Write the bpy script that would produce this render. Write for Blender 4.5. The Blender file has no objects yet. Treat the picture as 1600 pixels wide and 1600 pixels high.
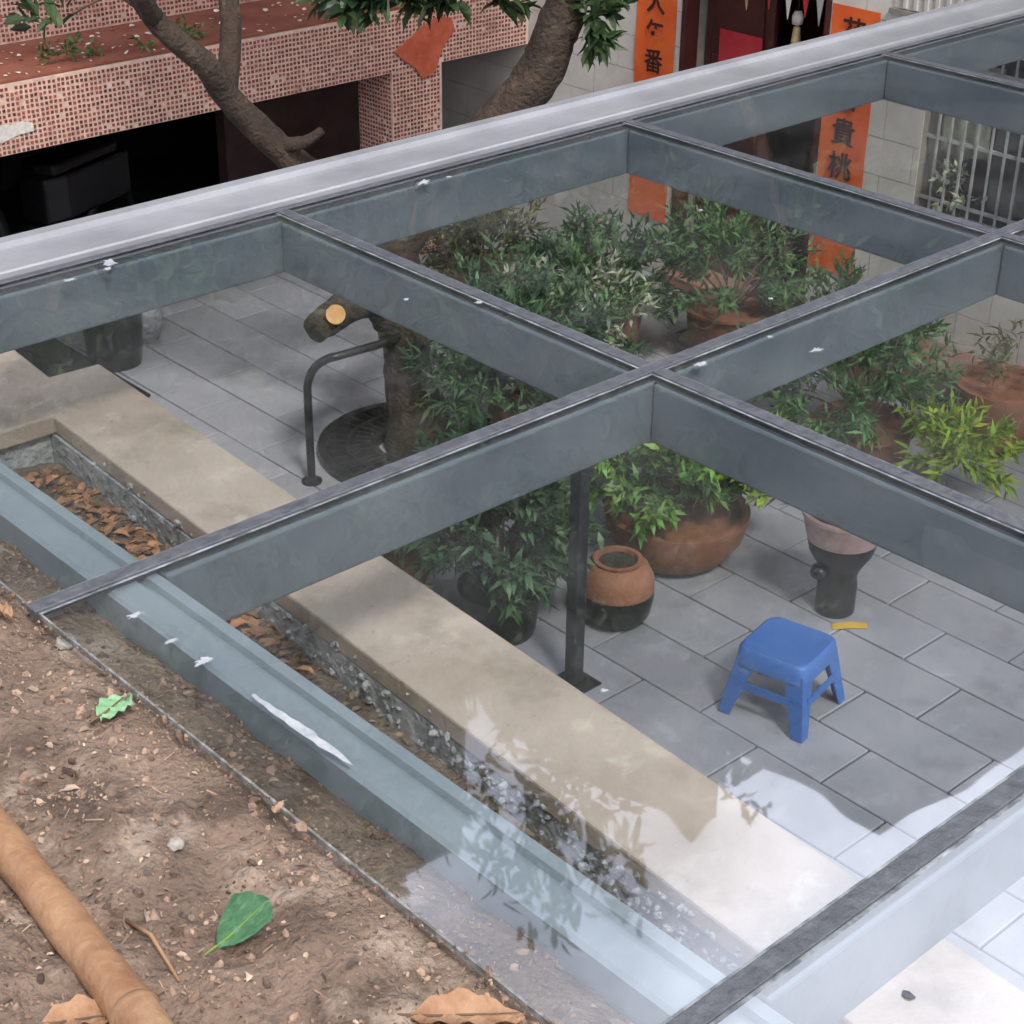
import bpy, bmesh, math, random
import numpy as np
from mathutils import Vector, Matrix

R_ = math.radians
sc = bpy.context.scene
COL = sc.collection
rng = random.Random(11)
nrg = np.random.default_rng(5)

# ------------------------------------------------------------------ camera
cam_d = bpy.data.cameras.new('camera')
cam = bpy.data.objects.new('camera', cam_d)
COL.objects.link(cam)
_r = Vector((0.7345, -0.6786, 0)); _d = Vector((0.5950, 0.6440, -0.4811)).normalized()
_R = Vector((0.738, -0.674, 0.011)).normalized()
_U = _R.cross(_d).normalized(); _R = _d.cross(_U).normalized()
m = Matrix(((_R.x, _U.x, -_d.x, -1.178), (_R.y, _U.y, -_d.y, -2.201), (_R.z, _U.z, -_d.z, 1.45), (0, 0, 0, 1)))
cam.matrix_world = m
cam_d.sensor_width = 36.0
cam_d.lens = 36.0 * 2720.0 / 1600.0
cam_d.clip_start = 0.05
cam_d.clip_end = 3000
sc.camera = cam

# ------------------------------------------------------------------ sky and sun
SUN_EL, SUN_AZ = 52.0, 250.0          # azimuth of the sun, degrees counter-clockwise from +x
world = bpy.data.worlds.new('World'); sc.world = world
world.use_nodes = True
wn = world.node_tree.nodes; wl = world.node_tree.links
for n in list(wn): wn.remove(n)
sky = wn.new('ShaderNodeTexSky'); sky.sky_type = 'NISHITA'; sky.sun_disc = False
sky.sun_elevation = R_(SUN_EL); sky.sun_rotation = R_(90 - SUN_AZ)
sky.air_density = 1.0; sky.dust_density = 2.5; sky.ozone_density = 1.0
bg1 = wn.new('ShaderNodeBackground'); bg1.inputs[1].default_value = 0.11
bg2 = wn.new('ShaderNodeBackground'); bg2.inputs[0].default_value = (0.86, 0.88, 1.0, 1); bg2.inputs[1].default_value = 1.5
tc = wn.new('ShaderNodeTexCoord'); nz = wn.new('ShaderNodeTexNoise')
nz.inputs['Scale'].default_value = 2.6; nz.inputs['Detail'].default_value = 7
rp = wn.new('ShaderNodeValToRGB'); rp.color_ramp.elements[0].position = 0.30; rp.color_ramp.elements[0].color = (.55, .55, .55, 1)
rp.color_ramp.elements[1].position = 0.62; rp.color_ramp.elements[1].color = (.97, .97, .97, 1)
mx = wn.new('ShaderNodeMixShader'); wo = wn.new('ShaderNodeOutputWorld')
wl.new(tc.outputs['Generated'], nz.inputs['Vector']); wl.new(nz.outputs['Fac'], rp.inputs[0]); wl.new(rp.outputs[0], mx.inputs[0])
nz2 = wn.new('ShaderNodeTexNoise'); nz2.inputs['Scale'].default_value = 5.5; nz2.inputs['Detail'].default_value = 6; nz2.inputs['Roughness'].default_value = .55
mr2 = wn.new('ShaderNodeMapRange'); mr2.interpolation_type = 'SMOOTHSTEP'
mr2.inputs[1].default_value = .36; mr2.inputs[2].default_value = .66; mr2.inputs[3].default_value = .70; mr2.inputs[4].default_value = 1.8
wl.new(tc.outputs['Generated'], nz2.inputs['Vector']); wl.new(nz2.outputs['Fac'], mr2.inputs[0]); wl.new(mr2.outputs[0], bg2.inputs[1])
wl.new(sky.outputs[0], bg1.inputs[0]); wl.new(bg1.outputs[0], mx.inputs[1]); wl.new(bg2.outputs[0], mx.inputs[2]); wl.new(mx.outputs[0], wo.inputs[0])

sun_d = bpy.data.lights.new('sun', 'SUN'); sun_d.energy = 2.0; sun_d.angle = R_(10); sun_d.color = (1, 0.95, 0.88)
sun = bpy.data.objects.new('sun', sun_d); COL.objects.link(sun)
sv = Vector((math.cos(R_(SUN_EL)) * math.cos(R_(SUN_AZ)), math.cos(R_(SUN_EL)) * math.sin(R_(SUN_AZ)), math.sin(R_(SUN_EL))))
sun.rotation_euler = sv.to_track_quat('Z', 'Y').to_euler()
sun.location = sv * 30

# ------------------------------------------------------------------ exposure and render
sc.view_settings.view_transform = 'Standard'; sc.view_settings.look = 'None'
sc.view_settings.exposure = 0.93; sc.view_settings.gamma = 1.0; sc.view_settings.use_curve_mapping = False
sc.render.engine = 'CYCLES'
cy = sc.cycles
cy.use_denoising = True; cy.use_adaptive_sampling = True; cy.adaptive_threshold = .035; cy.adaptive_min_samples = 12
cy.max_bounces = 6; cy.diffuse_bounces = 2; cy.glossy_bounces = 2; cy.transmission_bounces = 2; cy.transparent_max_bounces = 14
cy.caustics_reflective = False; cy.caustics_refractive = False
cy.sample_clamp_indirect = 6.0

# ================================================================== materials
def nodes_of(name):
    mt = bpy.data.materials.new(name); mt.use_nodes = True
    nt = mt.node_tree
    return mt, nt, nt.nodes, nt.links, nt.nodes['Principled BSDF']

def mat(name, c1, c2=None, scale=8.0, rough=0.7, bump=0.0, bscale=None, island=0.0, detail=6.0, metal=0.0, spec=0.5, c3=None, coord='pos', lo=.35, hi=.65, transl=0.0, dirt=None, objrand=0.0):
    """principled surface with a two or three colour noise, optional bump and a per-piece brightness shift"""
    mt, nt, N, L, P = nodes_of(name)
    P.inputs['Roughness'].default_value = rough; P.inputs['Metallic'].default_value = metal
    P.inputs['Specular IOR Level'].default_value = spec
    g = N.new('ShaderNodeNewGeometry')
    vec = g.outputs['Position']
    if coord == 'obj':
        t = N.new('ShaderNodeTexCoord'); vec = t.outputs['Object']
    if c2 is None: c2 = c1
    n = N.new('ShaderNodeTexNoise'); n.inputs['Scale'].default_value = scale; n.inputs['Detail'].default_value = detail; n.inputs['Roughness'].default_value = .62
    L.new(vec, n.inputs['Vector'])
    r = N.new('ShaderNodeValToRGB'); e = r.color_ramp.elements
    e[0].position = lo; e[0].color = (*c1, 1); e[1].position = hi; e[1].color = (*c2, 1)
    if c3 is not None:
        x = e.new((lo + hi) / 2 + .1); x.color = (*c3, 1)
    L.new(n.outputs['Fac'], r.inputs[0])
    out = r.outputs[0]
    if island > 0:
        h = N.new('ShaderNodeHueSaturation')
        mr = N.new('ShaderNodeMapRange'); mr.inputs[3].default_value = 1 - island; mr.inputs[4].default_value = 1 + island
        L.new(g.outputs['Random Per Island'], mr.inputs[0]); L.new(mr.outputs[0], h.inputs['Value']); L.new(out, h.inputs['Color'])
        if name.endswith('leaf') and 'dry' not in name and 'tan' not in name:
            wn_ = N.new('ShaderNodeTexWhiteNoise'); wn_.noise_dimensions = '1D'; L.new(g.outputs['Random Per Island'], wn_.inputs['W'])
            hr = N.new('ShaderNodeMapRange'); hr.inputs[3].default_value = .445; hr.inputs[4].default_value = .515; L.new(wn_.outputs['Value'], hr.inputs[0]); L.new(hr.outputs[0], h.inputs['Hue'])
        out = h.outputs[0]
    if objrand > 0:
        oi = N.new('ShaderNodeObjectInfo'); h2 = N.new('ShaderNodeHueSaturation')
        m3 = N.new('ShaderNodeMapRange'); m3.inputs[3].default_value = 1 - objrand; m3.inputs[4].default_value = 1 + objrand
        L.new(oi.outputs['Random'], m3.inputs[0]); L.new(m3.outputs[0], h2.inputs['Value']); L.new(out, h2.inputs['Color']); out = h2.outputs[0]
    for (dc, dsc, dlo, dhi, damt) in (dirt or []):       # stains and wear with a shape of their own
        nd = N.new('ShaderNodeTexNoise'); nd.inputs['Scale'].default_value = dsc; nd.inputs['Detail'].default_value = 9; nd.inputs['Roughness'].default_value = .68
        mp = N.new('ShaderNodeMapping'); mp.inputs['Location'].default_value = (dsc * 1.7, dlo * 31, 4.2); L.new(vec, mp.inputs[0]); L.new(mp.outputs[0], nd.inputs['Vector'])
        md = N.new('ShaderNodeMapRange'); md.inputs[1].default_value = dlo; md.inputs[2].default_value = dhi; md.inputs[4].default_value = damt; L.new(nd.outputs['Fac'], md.inputs[0])
        mxr = N.new('ShaderNodeMix'); mxr.data_type = 'RGBA'; L.new(md.outputs[0], mxr.inputs[0]); L.new(out, mxr.inputs[6]); mxr.inputs[7].default_value = (*dc, 1); out = mxr.outputs[2]
    L.new(out, P.inputs['Base Color'])
    if bump > 0:
        nb = N.new('ShaderNodeTexNoise'); nb.inputs['Scale'].default_value = bscale or scale * 5; nb.inputs['Detail'].default_value = 8
        L.new(vec, nb.inputs['Vector'])
        b = N.new('ShaderNodeBump'); b.inputs['Strength'].default_value = bump; b.inputs['Distance'].default_value = 0.02
        L.new(nb.outputs['Fac'], b.inputs['Height']); L.new(b.outputs[0], P.inputs['Normal'])
    if transl > 0:
        tr = N.new('ShaderNodeBsdfTranslucent'); L.new(out, tr.inputs[0])
        ms = N.new('ShaderNodeMixShader'); ms.inputs[0].default_value = transl
        L.new(P.outputs[0], ms.inputs[1]); L.new(tr.outputs[0], ms.inputs[2]); L.new(ms.outputs[0], N['Material Output'].inputs[0])
    return mt

def glass_top():
    mt, nt, N, L, P = nodes_of('pane_glass')
    N.remove(P)
    tr = N.new('ShaderNodeBsdfTransparent'); tr.inputs[0].default_value = (.94, .96, .96, 1)
    gl = N.new('ShaderNodeBsdfGlossy'); gl.inputs['Roughness'].default_value = .022; gl.inputs[0].default_value = (.95, .97, 1, 1)
    lw = N.new('ShaderNodeLayerWeight'); lw.inputs[0].default_value = .5
    pw = N.new('ShaderNodeMath'); pw.operation = 'POWER'; pw.inputs[1].default_value = 5.0; L.new(lw.outputs['Facing'], pw.inputs[0])
    fr = N.new('ShaderNodeMapRange'); fr.inputs[3].default_value = .215; fr.inputs[4].default_value = 1.0; L.new(pw.outputs[0], fr.inputs[0])
    g = N.new('ShaderNodeNewGeometry')
    # very slight waviness of toughened glass
    nb = N.new('ShaderNodeTexNoise'); nb.inputs['Scale'].default_value = 5.0; nb.inputs['Detail'].default_value = 1
    L.new(g.outputs['Position'], nb.inputs['Vector'])
    bp = N.new('ShaderNodeBump'); bp.inputs['Strength'].default_value = .05; bp.inputs['Distance'].default_value = .02
    L.new(nb.outputs['Fac'], bp.inputs['Height']); L.new(bp.outputs[0], gl.inputs['Normal'])
    m1 = N.new('ShaderNodeMixShader'); L.new(fr.outputs[0], m1.inputs[0]); L.new(tr.outputs[0], m1.inputs[1]); L.new(gl.outputs[0], m1.inputs[2])
    # dust film
    df = N.new('ShaderNodeBsdfDiffuse'); df.inputs[0].default_value = (.50, .50, .50, 1)
    n1 = N.new('ShaderNodeTexNoise'); n1.inputs['Scale'].default_value = 3.0; n1.inputs['Detail'].default_value = 8; L.new(g.outputs['Position'], n1.inputs['Vector'])
    n2 = N.new('ShaderNodeTexNoise'); n2.inputs['Scale'].default_value = 190.0; n2.inputs['Detail'].default_value = 3; L.new(g.outputs['Position'], n2.inputs['Vector'])
    r1 = N.new('ShaderNodeMapRange'); r1.inputs[1].default_value = .40; r1.inputs[2].default_value = .75; r1.inputs[3].default_value = .004; r1.inputs[4].default_value = .045; L.new(n1.outputs['Fac'], r1.inputs[0])
    r2 = N.new('ShaderNodeMapRange'); r2.inputs[1].default_value = .70; r2.inputs[2].default_value = .78; r2.inputs[3].default_value = 0; r2.inputs[4].default_value = .35; L.new(n2.outputs['Fac'], r2.inputs[0])
    ad = N.new('ShaderNodeMath'); ad.operation = 'ADD'; L.new(r1.outputs[0], ad.inputs[0]); L.new(r2.outputs[0], ad.inputs[1])
    m2 = N.new('ShaderNodeMixShader'); L.new(ad.outputs[0], m2.inputs[0]); L.new(m1.outputs[0], m2.inputs[1]); L.new(df.outputs[0], m2.inputs[2])
    L.new(m2.outputs[0], N['Material Output'].inputs[0])
    return mt

def glass_under():
    mt, nt, N, L, P = nodes_of('pane_underside'); N.remove(P)
    tr = N.new('ShaderNodeBsdfTransparent'); tr.inputs[0].default_value = (.95, .97, .965, 1)
    L.new(tr.outputs[0], N['Material Output'].inputs[0]); return mt

M = {}
M['soil'] = mat('soil', (0.111, 0.075, 0.052), (0.327, 0.244, 0.180), 5, .95, 1.0, 60, c3=(0.202, 0.139, 0.099), detail=12, dirt=[((0.066, 0.043, 0.029), 7, .50, .63, .85), ((0.396, 0.313, 0.239), 4.5, .54, .68, .8), ((0.088, 0.092, 0.042), 6, .60, .72, .5)])
M['clod'] = mat('clod', (0.098, 0.057, 0.039), (0.299, 0.207, 0.144), 14, .95, .4, 120, island=.55)
M['straw'] = mat('straw', (0.115, 0.071, 0.048), (0.276, 0.196, 0.132), 10, .9, island=.6)
M['dryleaf'] = mat('dry_leaf', (0.170, 0.064, 0.025), (0.357, 0.187, 0.093), 18, .8, .3, 80, island=.5)
M['litter'] = mat('leaf_fragment', (.10, .065, .045), (.34, .26, .19), 9, .9, island=.7)
M['tanleaf'] = mat('tan_leaf', (0.240, 0.120, 0.060), (0.338, 0.203, 0.112), 30, .8, .4, 90)
M['gleaf'] = mat('fresh_leaf', (.05, .135, .065), (.11, .235, .125), 25, .5, .3, 90, dirt=[((.20, .22, .10), 30, .6, .7, .6)])
M['gleaf_pale'] = mat('pale_green_leaf', (.14, .28, .13), (.22, .37, .20), 25, .6, .3, 90)
M['bamboo'] = mat('bamboo', (0.184, 0.087, 0.039), (0.304, 0.175, 0.087), 9, .62, .3, 60, dirt=[((0.110, 0.055, 0.032), 14, .56, .70, .7), ((0.423, 0.304, 0.184), 6, .58, .74, .6)])
M['node'] = mat('bamboo_node', (.16, .085, .04), (.30, .17, .09), 20, .7)
M['stone'] = mat('pale_stone', (.22, .20, .165), (.36, .33, .29), 30, .9, .4, 100)
M['steel'] = mat('painted_steel', (0.115, 0.140, 0.161), (0.159, 0.184, 0.207), 3.0, .42, .08, 60, detail=9, dirt=[((0.253, 0.270, 0.287), 6, .58, .74, .55), ((0.063, 0.069, 0.075), 13, .60, .74, .6), ((0.184, 0.115, 0.069), 34, .70, .78, .5)])
M['steel_light'] = mat('skylit_steel', (0.187, 0.220, 0.243), (0.252, 0.286, 0.309), 4.0, .45, .08, 40, detail=9)  # paler copy of the beam steel, skylight on the tube painted in
M['seal'] = mat('silicone', (.050, .053, .060), (.085, .088, .098), 30, .5, .3, 60)
M['edge'] = mat('ground_glass_edge', (0.080, 0.092, 0.096), (0.288, 0.312, 0.320), 22, .5, lo=.40, hi=.66)
M['rim'] = mat('dusty_glass_rim', (.09, .085, .075), (.26, .26, .25), 60, .6, lo=.42, hi=.72)
M['flash'] = mat('aluminium_flashing', (0.221, 0.224, 0.234), (0.295, 0.298, 0.308), 4, .38, .08, 30, metal=.25, detail=9)
M['flash_tan'] = mat('sealant_tan', (.34, .28, .24), (.46, .40, .36), 12, .8)
M['stain'] = mat('white_stain', (0.208, 0.224, 0.232), (0.336, 0.352, 0.360), 40, .8)
M['glass'] = glass_top(); M['under'] = glass_under()
M['paver'] = mat('grey_granite', (0.287, 0.287, 0.315), (0.384, 0.381, 0.413), 4, .5, .25, 220, c3=(0.336, 0.329, 0.356), detail=10, objrand=.10, dirt=[((0.159, 0.152, 0.147), 2.3, .54, .72, .6), ((0.513, 0.513, 0.537), 5, .60, .74, .5), ((0.122, 0.110, 0.097), 40, .66, .74, .6)])
M['joint'] = mat('joint_sand', (.030, .030, .030), (.05, .05, .048), 20, .95)
M['ground'] = mat('ground_earth', (.10, .09, .075), (.16, .145, .12), 1.5, .95, .3, 20)
M['cap'] = mat('tan_granite_cap', (0.415, 0.327, 0.262), (0.583, 0.474, 0.389), 4.5, .72, .18, 150, c3=(0.504, 0.408, 0.336), detail=11, dirt=[((0.246, 0.207, 0.161), 3.2, .52, .68, .75), ((0.694, 0.631, 0.556), 7, .58, .72, .6), ((0.157, 0.141, 0.117), 26, .62, .72, .6)])
M['concrete'] = mat('rough_concrete', (.24, .25, .26), (.50, .50, .51), 14, .95, .9, 40, detail=10, dirt=[((.10, .10, .09), 9, .55, .7, .7)])
M['tile'] = mat('mosaic_tile', (.20, .045, .034), (.33, .10, .066), 30, .35, island=.5)
M['grout'] = mat('tile_grout', (.62, .42, .33), (.80, .60, .49), 18, .9, .2, 90, dirt=[((.30, .20, .15), 3, .55, .7, .6)])
M['ledge'] = mat('red_clay_ledge', (.20, .060, .038), (.30, .105, .062), 4, .85, .3, 50)
M['upper'] = mat('dark_sky_block', (0.025, 0.025, 0.024), (0.038, 0.038, 0.036), 2, .9, .1, 30)  # for unseen sky blockers, darkened to keep their mirrored veil weak
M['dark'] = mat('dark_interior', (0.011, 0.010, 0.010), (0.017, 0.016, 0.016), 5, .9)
M['pinkwall'] = mat('dull_pink_plaster', (0.072, 0.039, 0.034), (0.105, 0.063, 0.055), 4, .9)
M['beige'] = mat('beige_wall_tile', (.52, .49, .44), (.64, .61, .56), 3, .55, .06, 40, island=.06, dirt=[((.36, .32, .27), 2.5, .58, .74, .5)])
M['beigegrout'] = mat('beige_grout', (.20, .18, .155), (.26, .24, .21), 9, .9)
M['rib'] = mat('ribbed_panel', (.44, .41, .36), (.54, .51, .46), 5, .6)
M['couplet'] = mat('orange_red_paper', (0.696, 0.097, 0.018), (0.793, 0.164, 0.029), 3, .75, .1, 30)
M['patch'] = mat('faded_orange_cloth', (.46, .085, .04), (.58, .14, .07), 7, .9, .3, 30)
M['ink'] = mat('black_ink', (.035, .008, .005), (.06, .012, .008), 10, .7)
M['redpaper'] = mat('red_paper', (0.378, 0.018, 0.027), (0.468, 0.036, 0.041), 6, .7)
M['door'] = mat('dark_red_door', (.05, .012, .010), (.08, .02, .015), 5, .5)
M['pennant_w'] = mat('pale_cloth', (.62, .55, .50), (.72, .65, .60), 9, .9)
M['brass'] = mat('dull_brass', (.35, .26, .12), (.5, .4, .2), 9, .5)
M['bark'] = mat('bark', (.032, .021, .015), (.115, .080, .055), 7, .95, 1.0, 45, c3=(.062, .042, .029), detail=12, dirt=[((.16, .13, .10), 16, .60, .72, .5)])
M['cutwood'] = mat('sawn_wood', (.50, .25, .09), (.66, .40, .18), 14, .8, .3, 60)
M['leaf_tree'] = mat('tree_leaf', (.018, .045, .016), (.050, .095, .030), 3, .5, island=.45, transl=.25)
M['leaf_dark'] = mat('dark_leaf', (0.024, 0.074, 0.030), (0.068, 0.142, 0.061), 4, .5, island=.5, transl=.2)
M['leaf_olive'] = mat('olive_leaf', (0.063, 0.084, 0.025), (0.182, 0.189, 0.070), 4, .55, island=.5, transl=.2)
M['leaf_mid'] = mat('mid_green_leaf', (0.037, 0.119, 0.037), (0.106, 0.231, 0.075), 5, .5, island=.5, transl=.25)
M['leaf_bright'] = mat('bright_green_leaf', (0.061, 0.186, 0.033), (0.166, 0.351, 0.066), 5, .5, island=.45, transl=.3)
M['leaf_lime'] = mat('lime_leaf', (0.192, 0.336, 0.028), (0.336, 0.496, 0.064), 6, .5, island=.35, transl=.3)
M['leaf_pale'] = mat('variegated_leaf', (.22, .26, .18), (.46, .48, .36), 8, .5, island=.4, transl=.2)
M['twig'] = mat('twig', (.07, .045, .03), (.14, .095, .06), 20, .9)
M['terracotta'] = mat('terracotta', (.22, .085, .042), (.38, .175, .09), 6, .8, .3, 60, c3=(.29, .125, .066), dirt=[((.42, .30, .22), 7, .58, .72, .6), ((.08, .05, .035), 5, .56, .72, .65)])
M['brownpot'] = mat('brown_clay', (.14, .055, .035), (.24, .10, .06), 6, .6, .2, 60)
M['potblack'] = mat('black_glaze', (0.006, 0.006, 0.006), (0.014, 0.013, 0.013), 9, .35)
M['potrim'] = mat('pink_glaze', (.36, .23, .20), (.52, .38, .34), 12, .5)
M['earth'] = mat('potting_soil', (.03, .022, .016), (.06, .045, .032), 40, .95, .6, 90)
M['blackmetal'] = mat('black_metal', (0.010, 0.010, 0.011), (0.021, 0.021, 0.022), 12, .38)
M['blue'] = mat('blue_plastic', (.030, .120, .38), (.045, .145, .43), 5, .45, dirt=[((.20, .26, .38), 9, .60, .74, .35), ((.03, .05, .10), 18, .62, .74, .4)])
M['yellow'] = mat('yellow_card', (.55, .33, .02), (.66, .42, .04), 10, .7)
M['mat'] = mat('painted_shade', (0.007, 0.007, 0.008), (0.015, 0.014, 0.016), 14, .9, .3, 90)  # near black: shade on the court floor put into the colour
M['purple'] = mat('purple_cloth', (.16, .045, .09), (.26, .09, .15), 7, .9)
M['greencloth'] = mat('dark_green_cloth', (.025, .04, .035), (.06, .085, .07), 6, .9)
M['bar'] = mat('painted_bar', (.26, .26, .25), (.46, .46, .45), 12, .5)
M['brownstep'] = mat('red_brown_step', (.19, .085, .06), (.29, .145, .105), 5, .8, .2, 50)
M['petal'] = mat('pale_fleck', (.60, .55, .48), (.80, .76, .70), 40, .8, island=.2)
M['scoot'] = mat('scooter_paint', (0.012, 0.012, 0.014), (0.024, 0.024, 0.026), 5, .3)
M['chrome'] = mat('dull_chrome', (.45, .45, .46), (.6, .6, .6), 8, .3, metal=.8)

# ================================================================== mesh helpers
class MB:
    def __init__(s): s.v = []; s.f = []; s.mi = []
    def add(s, vs, fs, mi=0):
        o = len(s.v); s.v += [tuple(v) for v in vs]
        for f in fs: s.f.append(tuple(i + o for i in f)); s.mi.append(mi)
        return s
    def box(s, a, b, mi=0):
        (x0, y0, z0), (x1, y1, z1) = a, b
        return s.add([(x0, y0, z0), (x1, y0, z0), (x1, y1, z0), (x0, y1, z0), (x0, y0, z1), (x1, y0, z1), (x1, y1, z1), (x0, y1, z1)],
                     [(0, 3, 2, 1), (4, 5, 6, 7), (0, 1, 5, 4), (1, 2, 6, 5), (2, 3, 7, 6), (3, 0, 4, 7)], mi)
    def tube(s, pts, rads, seg=10, mi=0, caps=True, jitter=0.0):
        pts = [Vector(p) for p in pts]
        if not hasattr(rads, '__len__'): rads = [rads] * len(pts)
        o = len(s.v); t0 = (pts[1] - pts[0]).normalized()
        ref = Vector((0, 0, 1)) if abs(t0.z) < .9 else Vector((1, 0, 0))
        u = t0.cross(ref).normalized()
        for i, p in enumerate(pts):
            t = (pts[min(i + 1, len(pts) - 1)] - pts[max(i - 1, 0)]).normalized()
            u = (u - t * u.dot(t)).normalized(); w = t.cross(u)
            for k in range(seg):
                a = 2 * math.pi * k / seg; r = rads[i] * (1 + (rng.uniform(-jitter, jitter) if jitter else 0))
                s.v.append(tuple(p + u * (math.cos(a) * r) + w * (math.sin(a) * r)))
        for i in range(len(pts) - 1):
            for k in range(seg):
                k2 = (k + 1) % seg
                s.f.append((o + i * seg + k, o + i * seg + k2, o + (i + 1) * seg + k2, o + (i + 1) * seg + k)); s.mi.append(mi)
        if caps:
            s.f.append(tuple(o + k for k in reversed(range(seg)))); s.mi.append(mi)
            e = o + (len(pts) - 1) * seg; s.f.append(tuple(e + k for k in range(seg))); s.mi.append(mi)
        return s
    def lathe(s, prof, c=(0, 0, 0), seg=28, mi=0):
        o = len(s.v)
        for (r, z) in prof:
            for k in range(seg):
                a = 2 * math.pi * k / seg
                s.v.append((c[0] + r * math.cos(a), c[1] + r * math.sin(a), c[2] + z))
        for i in range(len(prof) - 1):
            for k in range(seg):
                k2 = (k + 1) % seg
                s.f.append((o + i * seg + k, o + i * seg + k2, o + (i + 1) * seg + k2, o + (i + 1) * seg + k)); s.mi.append(mi)
        s.f.append(tuple(o + k for k in reversed(range(seg)))); s.mi.append(mi)
        e = o + (len(prof) - 1) * seg; s.f.append(tuple(e + k for k in range(seg))); s.mi.append(mi)
        return s
    def prism(s, poly, z0, z1, mi=0):
        n = len(poly)
        s.add([(x, y, z0) for x, y in poly] + [(x, y, z1) for x, y in poly],
              [tuple(reversed(range(n))), tuple(range(n, 2 * n))] + [(i, (i + 1) % n, n + (i + 1) % n, n + i) for i in range(n)], mi)
        return s
    def build(s, name, mats, parent=None, smooth=False, bevel=0.0, bseg=2):
        me = bpy.data.meshes.new(name)
        me.from_pydata(s.v, [], s.f)
        if not isinstance(mats, (list, tuple)): mats = [mats]
        for m_ in mats: me.materials.append(m_)
        me.polygons.foreach_set('material_index', s.mi)
        if bevel > 0:
            bm = bmesh.new(); bm.from_mesh(me)
            eds = [e for e in bm.edges if len(e.link_faces) == 2 and e.calc_face_angle(0) > .6]
            bmesh.ops.bevel(bm, geom=eds, offset=bevel, segments=bseg, affect='EDGES', profile=.5, clamp_overlap=True)
            bm.to_mesh(me); bm.free()
        if smooth:
            me.polygons.foreach_set('use_smooth', [True] * len(me.polygons))
        me.update()
        return link(name, me, parent)

def link(name, me, parent=None):
    o = bpy.data.objects.new(name, me); COL.objects.link(o)
    if parent is not None: o.parent = parent
    return o

def thing(name, label, cat, loc=(0, 0, 0), group=None):
    o = bpy.data.objects.new(name, None); COL.objects.link(o); o.location = loc; o.empty_display_size = .1
    return tag(o, label, cat, group)
def tag(o, label=None, cat=None, group=None, kind=None):
    if label: o['label'] = label
    if cat: o['category'] = cat
    if group: o['group'] = group
    if kind: o['kind'] = kind
    return o
def smooth_auto(o, ang=35):
    me = o.data
    bm = bmesh.new(); bm.from_mesh(me)
    for f in bm.faces: f.smooth = True
    for e in bm.edges:
        if len(e.link_faces) == 2 and e.calc_face_angle(0) > R_(ang): e.smooth = False
    bm.to_mesh(me); bm.free(); return o

def scatter_mesh(name, mats, base_v, base_f, P, S, ROT, parent=None):
    """many small pieces joined in one mesh; P (n,3) places, S (n,3) sizes, ROT (n,3,3)"""
    bv = np.array(base_v, float); n = len(P); k = len(bv)
    V = np.einsum('nij,nkj->nki', ROT, bv[None] * S[:, None, :]) + P[:, None, :]
    V = V.reshape(-1, 3)
    F = []
    for f in base_f: F.append(np.array(f)[None, :] + (np.arange(n) * k)[:, None])
    me = bpy.data.meshes.new(name)
    faces = np.concatenate([x for x in F if x.shape[1] == len(base_f[0])]) if len(set(map(len, base_f))) == 1 else None
    me.from_pydata(V.tolist(), [], faces.tolist())
    for m_ in (mats if isinstance(mats, (list, tuple)) else [mats]): me.materials.append(m_)
    me.update()
    return link(name, me, parent)

def rand_rot(n, tilt=None):
    """random rotations; with tilt, only spin about z plus a small tilt"""
    a = nrg.uniform(0, 2 * np.pi, n)
    if tilt is None:
        b = np.arccos(nrg.uniform(-1, 1, n)); c = nrg.uniform(0, 2 * np.pi, n)
    else:
        b = nrg.normal(0, tilt, n); c = nrg.uniform(0, 2 * np.pi, n)
    def rz(t): z = np.zeros_like(t); o = np.ones_like(t); return np.stack([np.stack([np.cos(t), -np.sin(t), z], -1), np.stack([np.sin(t), np.cos(t), z], -1), np.stack([z, z, o], -1)], -2)
    def rx(t): z = np.zeros_like(t); o = np.ones_like(t); return np.stack([np.stack([o, z, z], -1), np.stack([z, np.cos(t), -np.sin(t)], -1), np.stack([z, np.sin(t), np.cos(t)], -1)], -2)
    return rz(a) @ rx(b) @ rz(c)

OCTA_V = [(1, 0, 0), (0, 1, 0), (-1, 0, 0), (0, -1, 0), (0, 0, 1), (0, 0, -1)]
OCTA_F = [(0, 1, 4), (1, 2, 4), (2, 3, 4), (3, 0, 4), (1, 0, 5), (2, 1, 5), (3, 2, 5), (0, 3, 5)]
_t = (1 + 5 ** .5) / 2
ICO_V = [tuple(np.array(v) / (1 + _t * _t) ** .5 * rng.uniform(.72, 1.25)) for v in ((-1, _t, 0), (1, _t, 0), (-1, -_t, 0), (1, -_t, 0), (0, -1, _t), (0, 1, _t), (0, -1, -_t), (0, 1, -_t), (_t, 0, -1), (_t, 0, 1), (-_t, 0, -1), (-_t, 0, 1))]
ICO_F = [(0, 11, 5), (0, 5, 1), (0, 1, 7), (0, 7, 10), (0, 10, 11), (1, 5, 9), (5, 11, 4), (11, 10, 2), (10, 7, 6), (7, 1, 8), (3, 9, 4), (3, 4, 2), (3, 2, 6), (3, 6, 8), (3, 8, 9), (4, 9, 5), (2, 4, 11), (6, 2, 10), (8, 6, 7), (9, 8, 1)]
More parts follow.
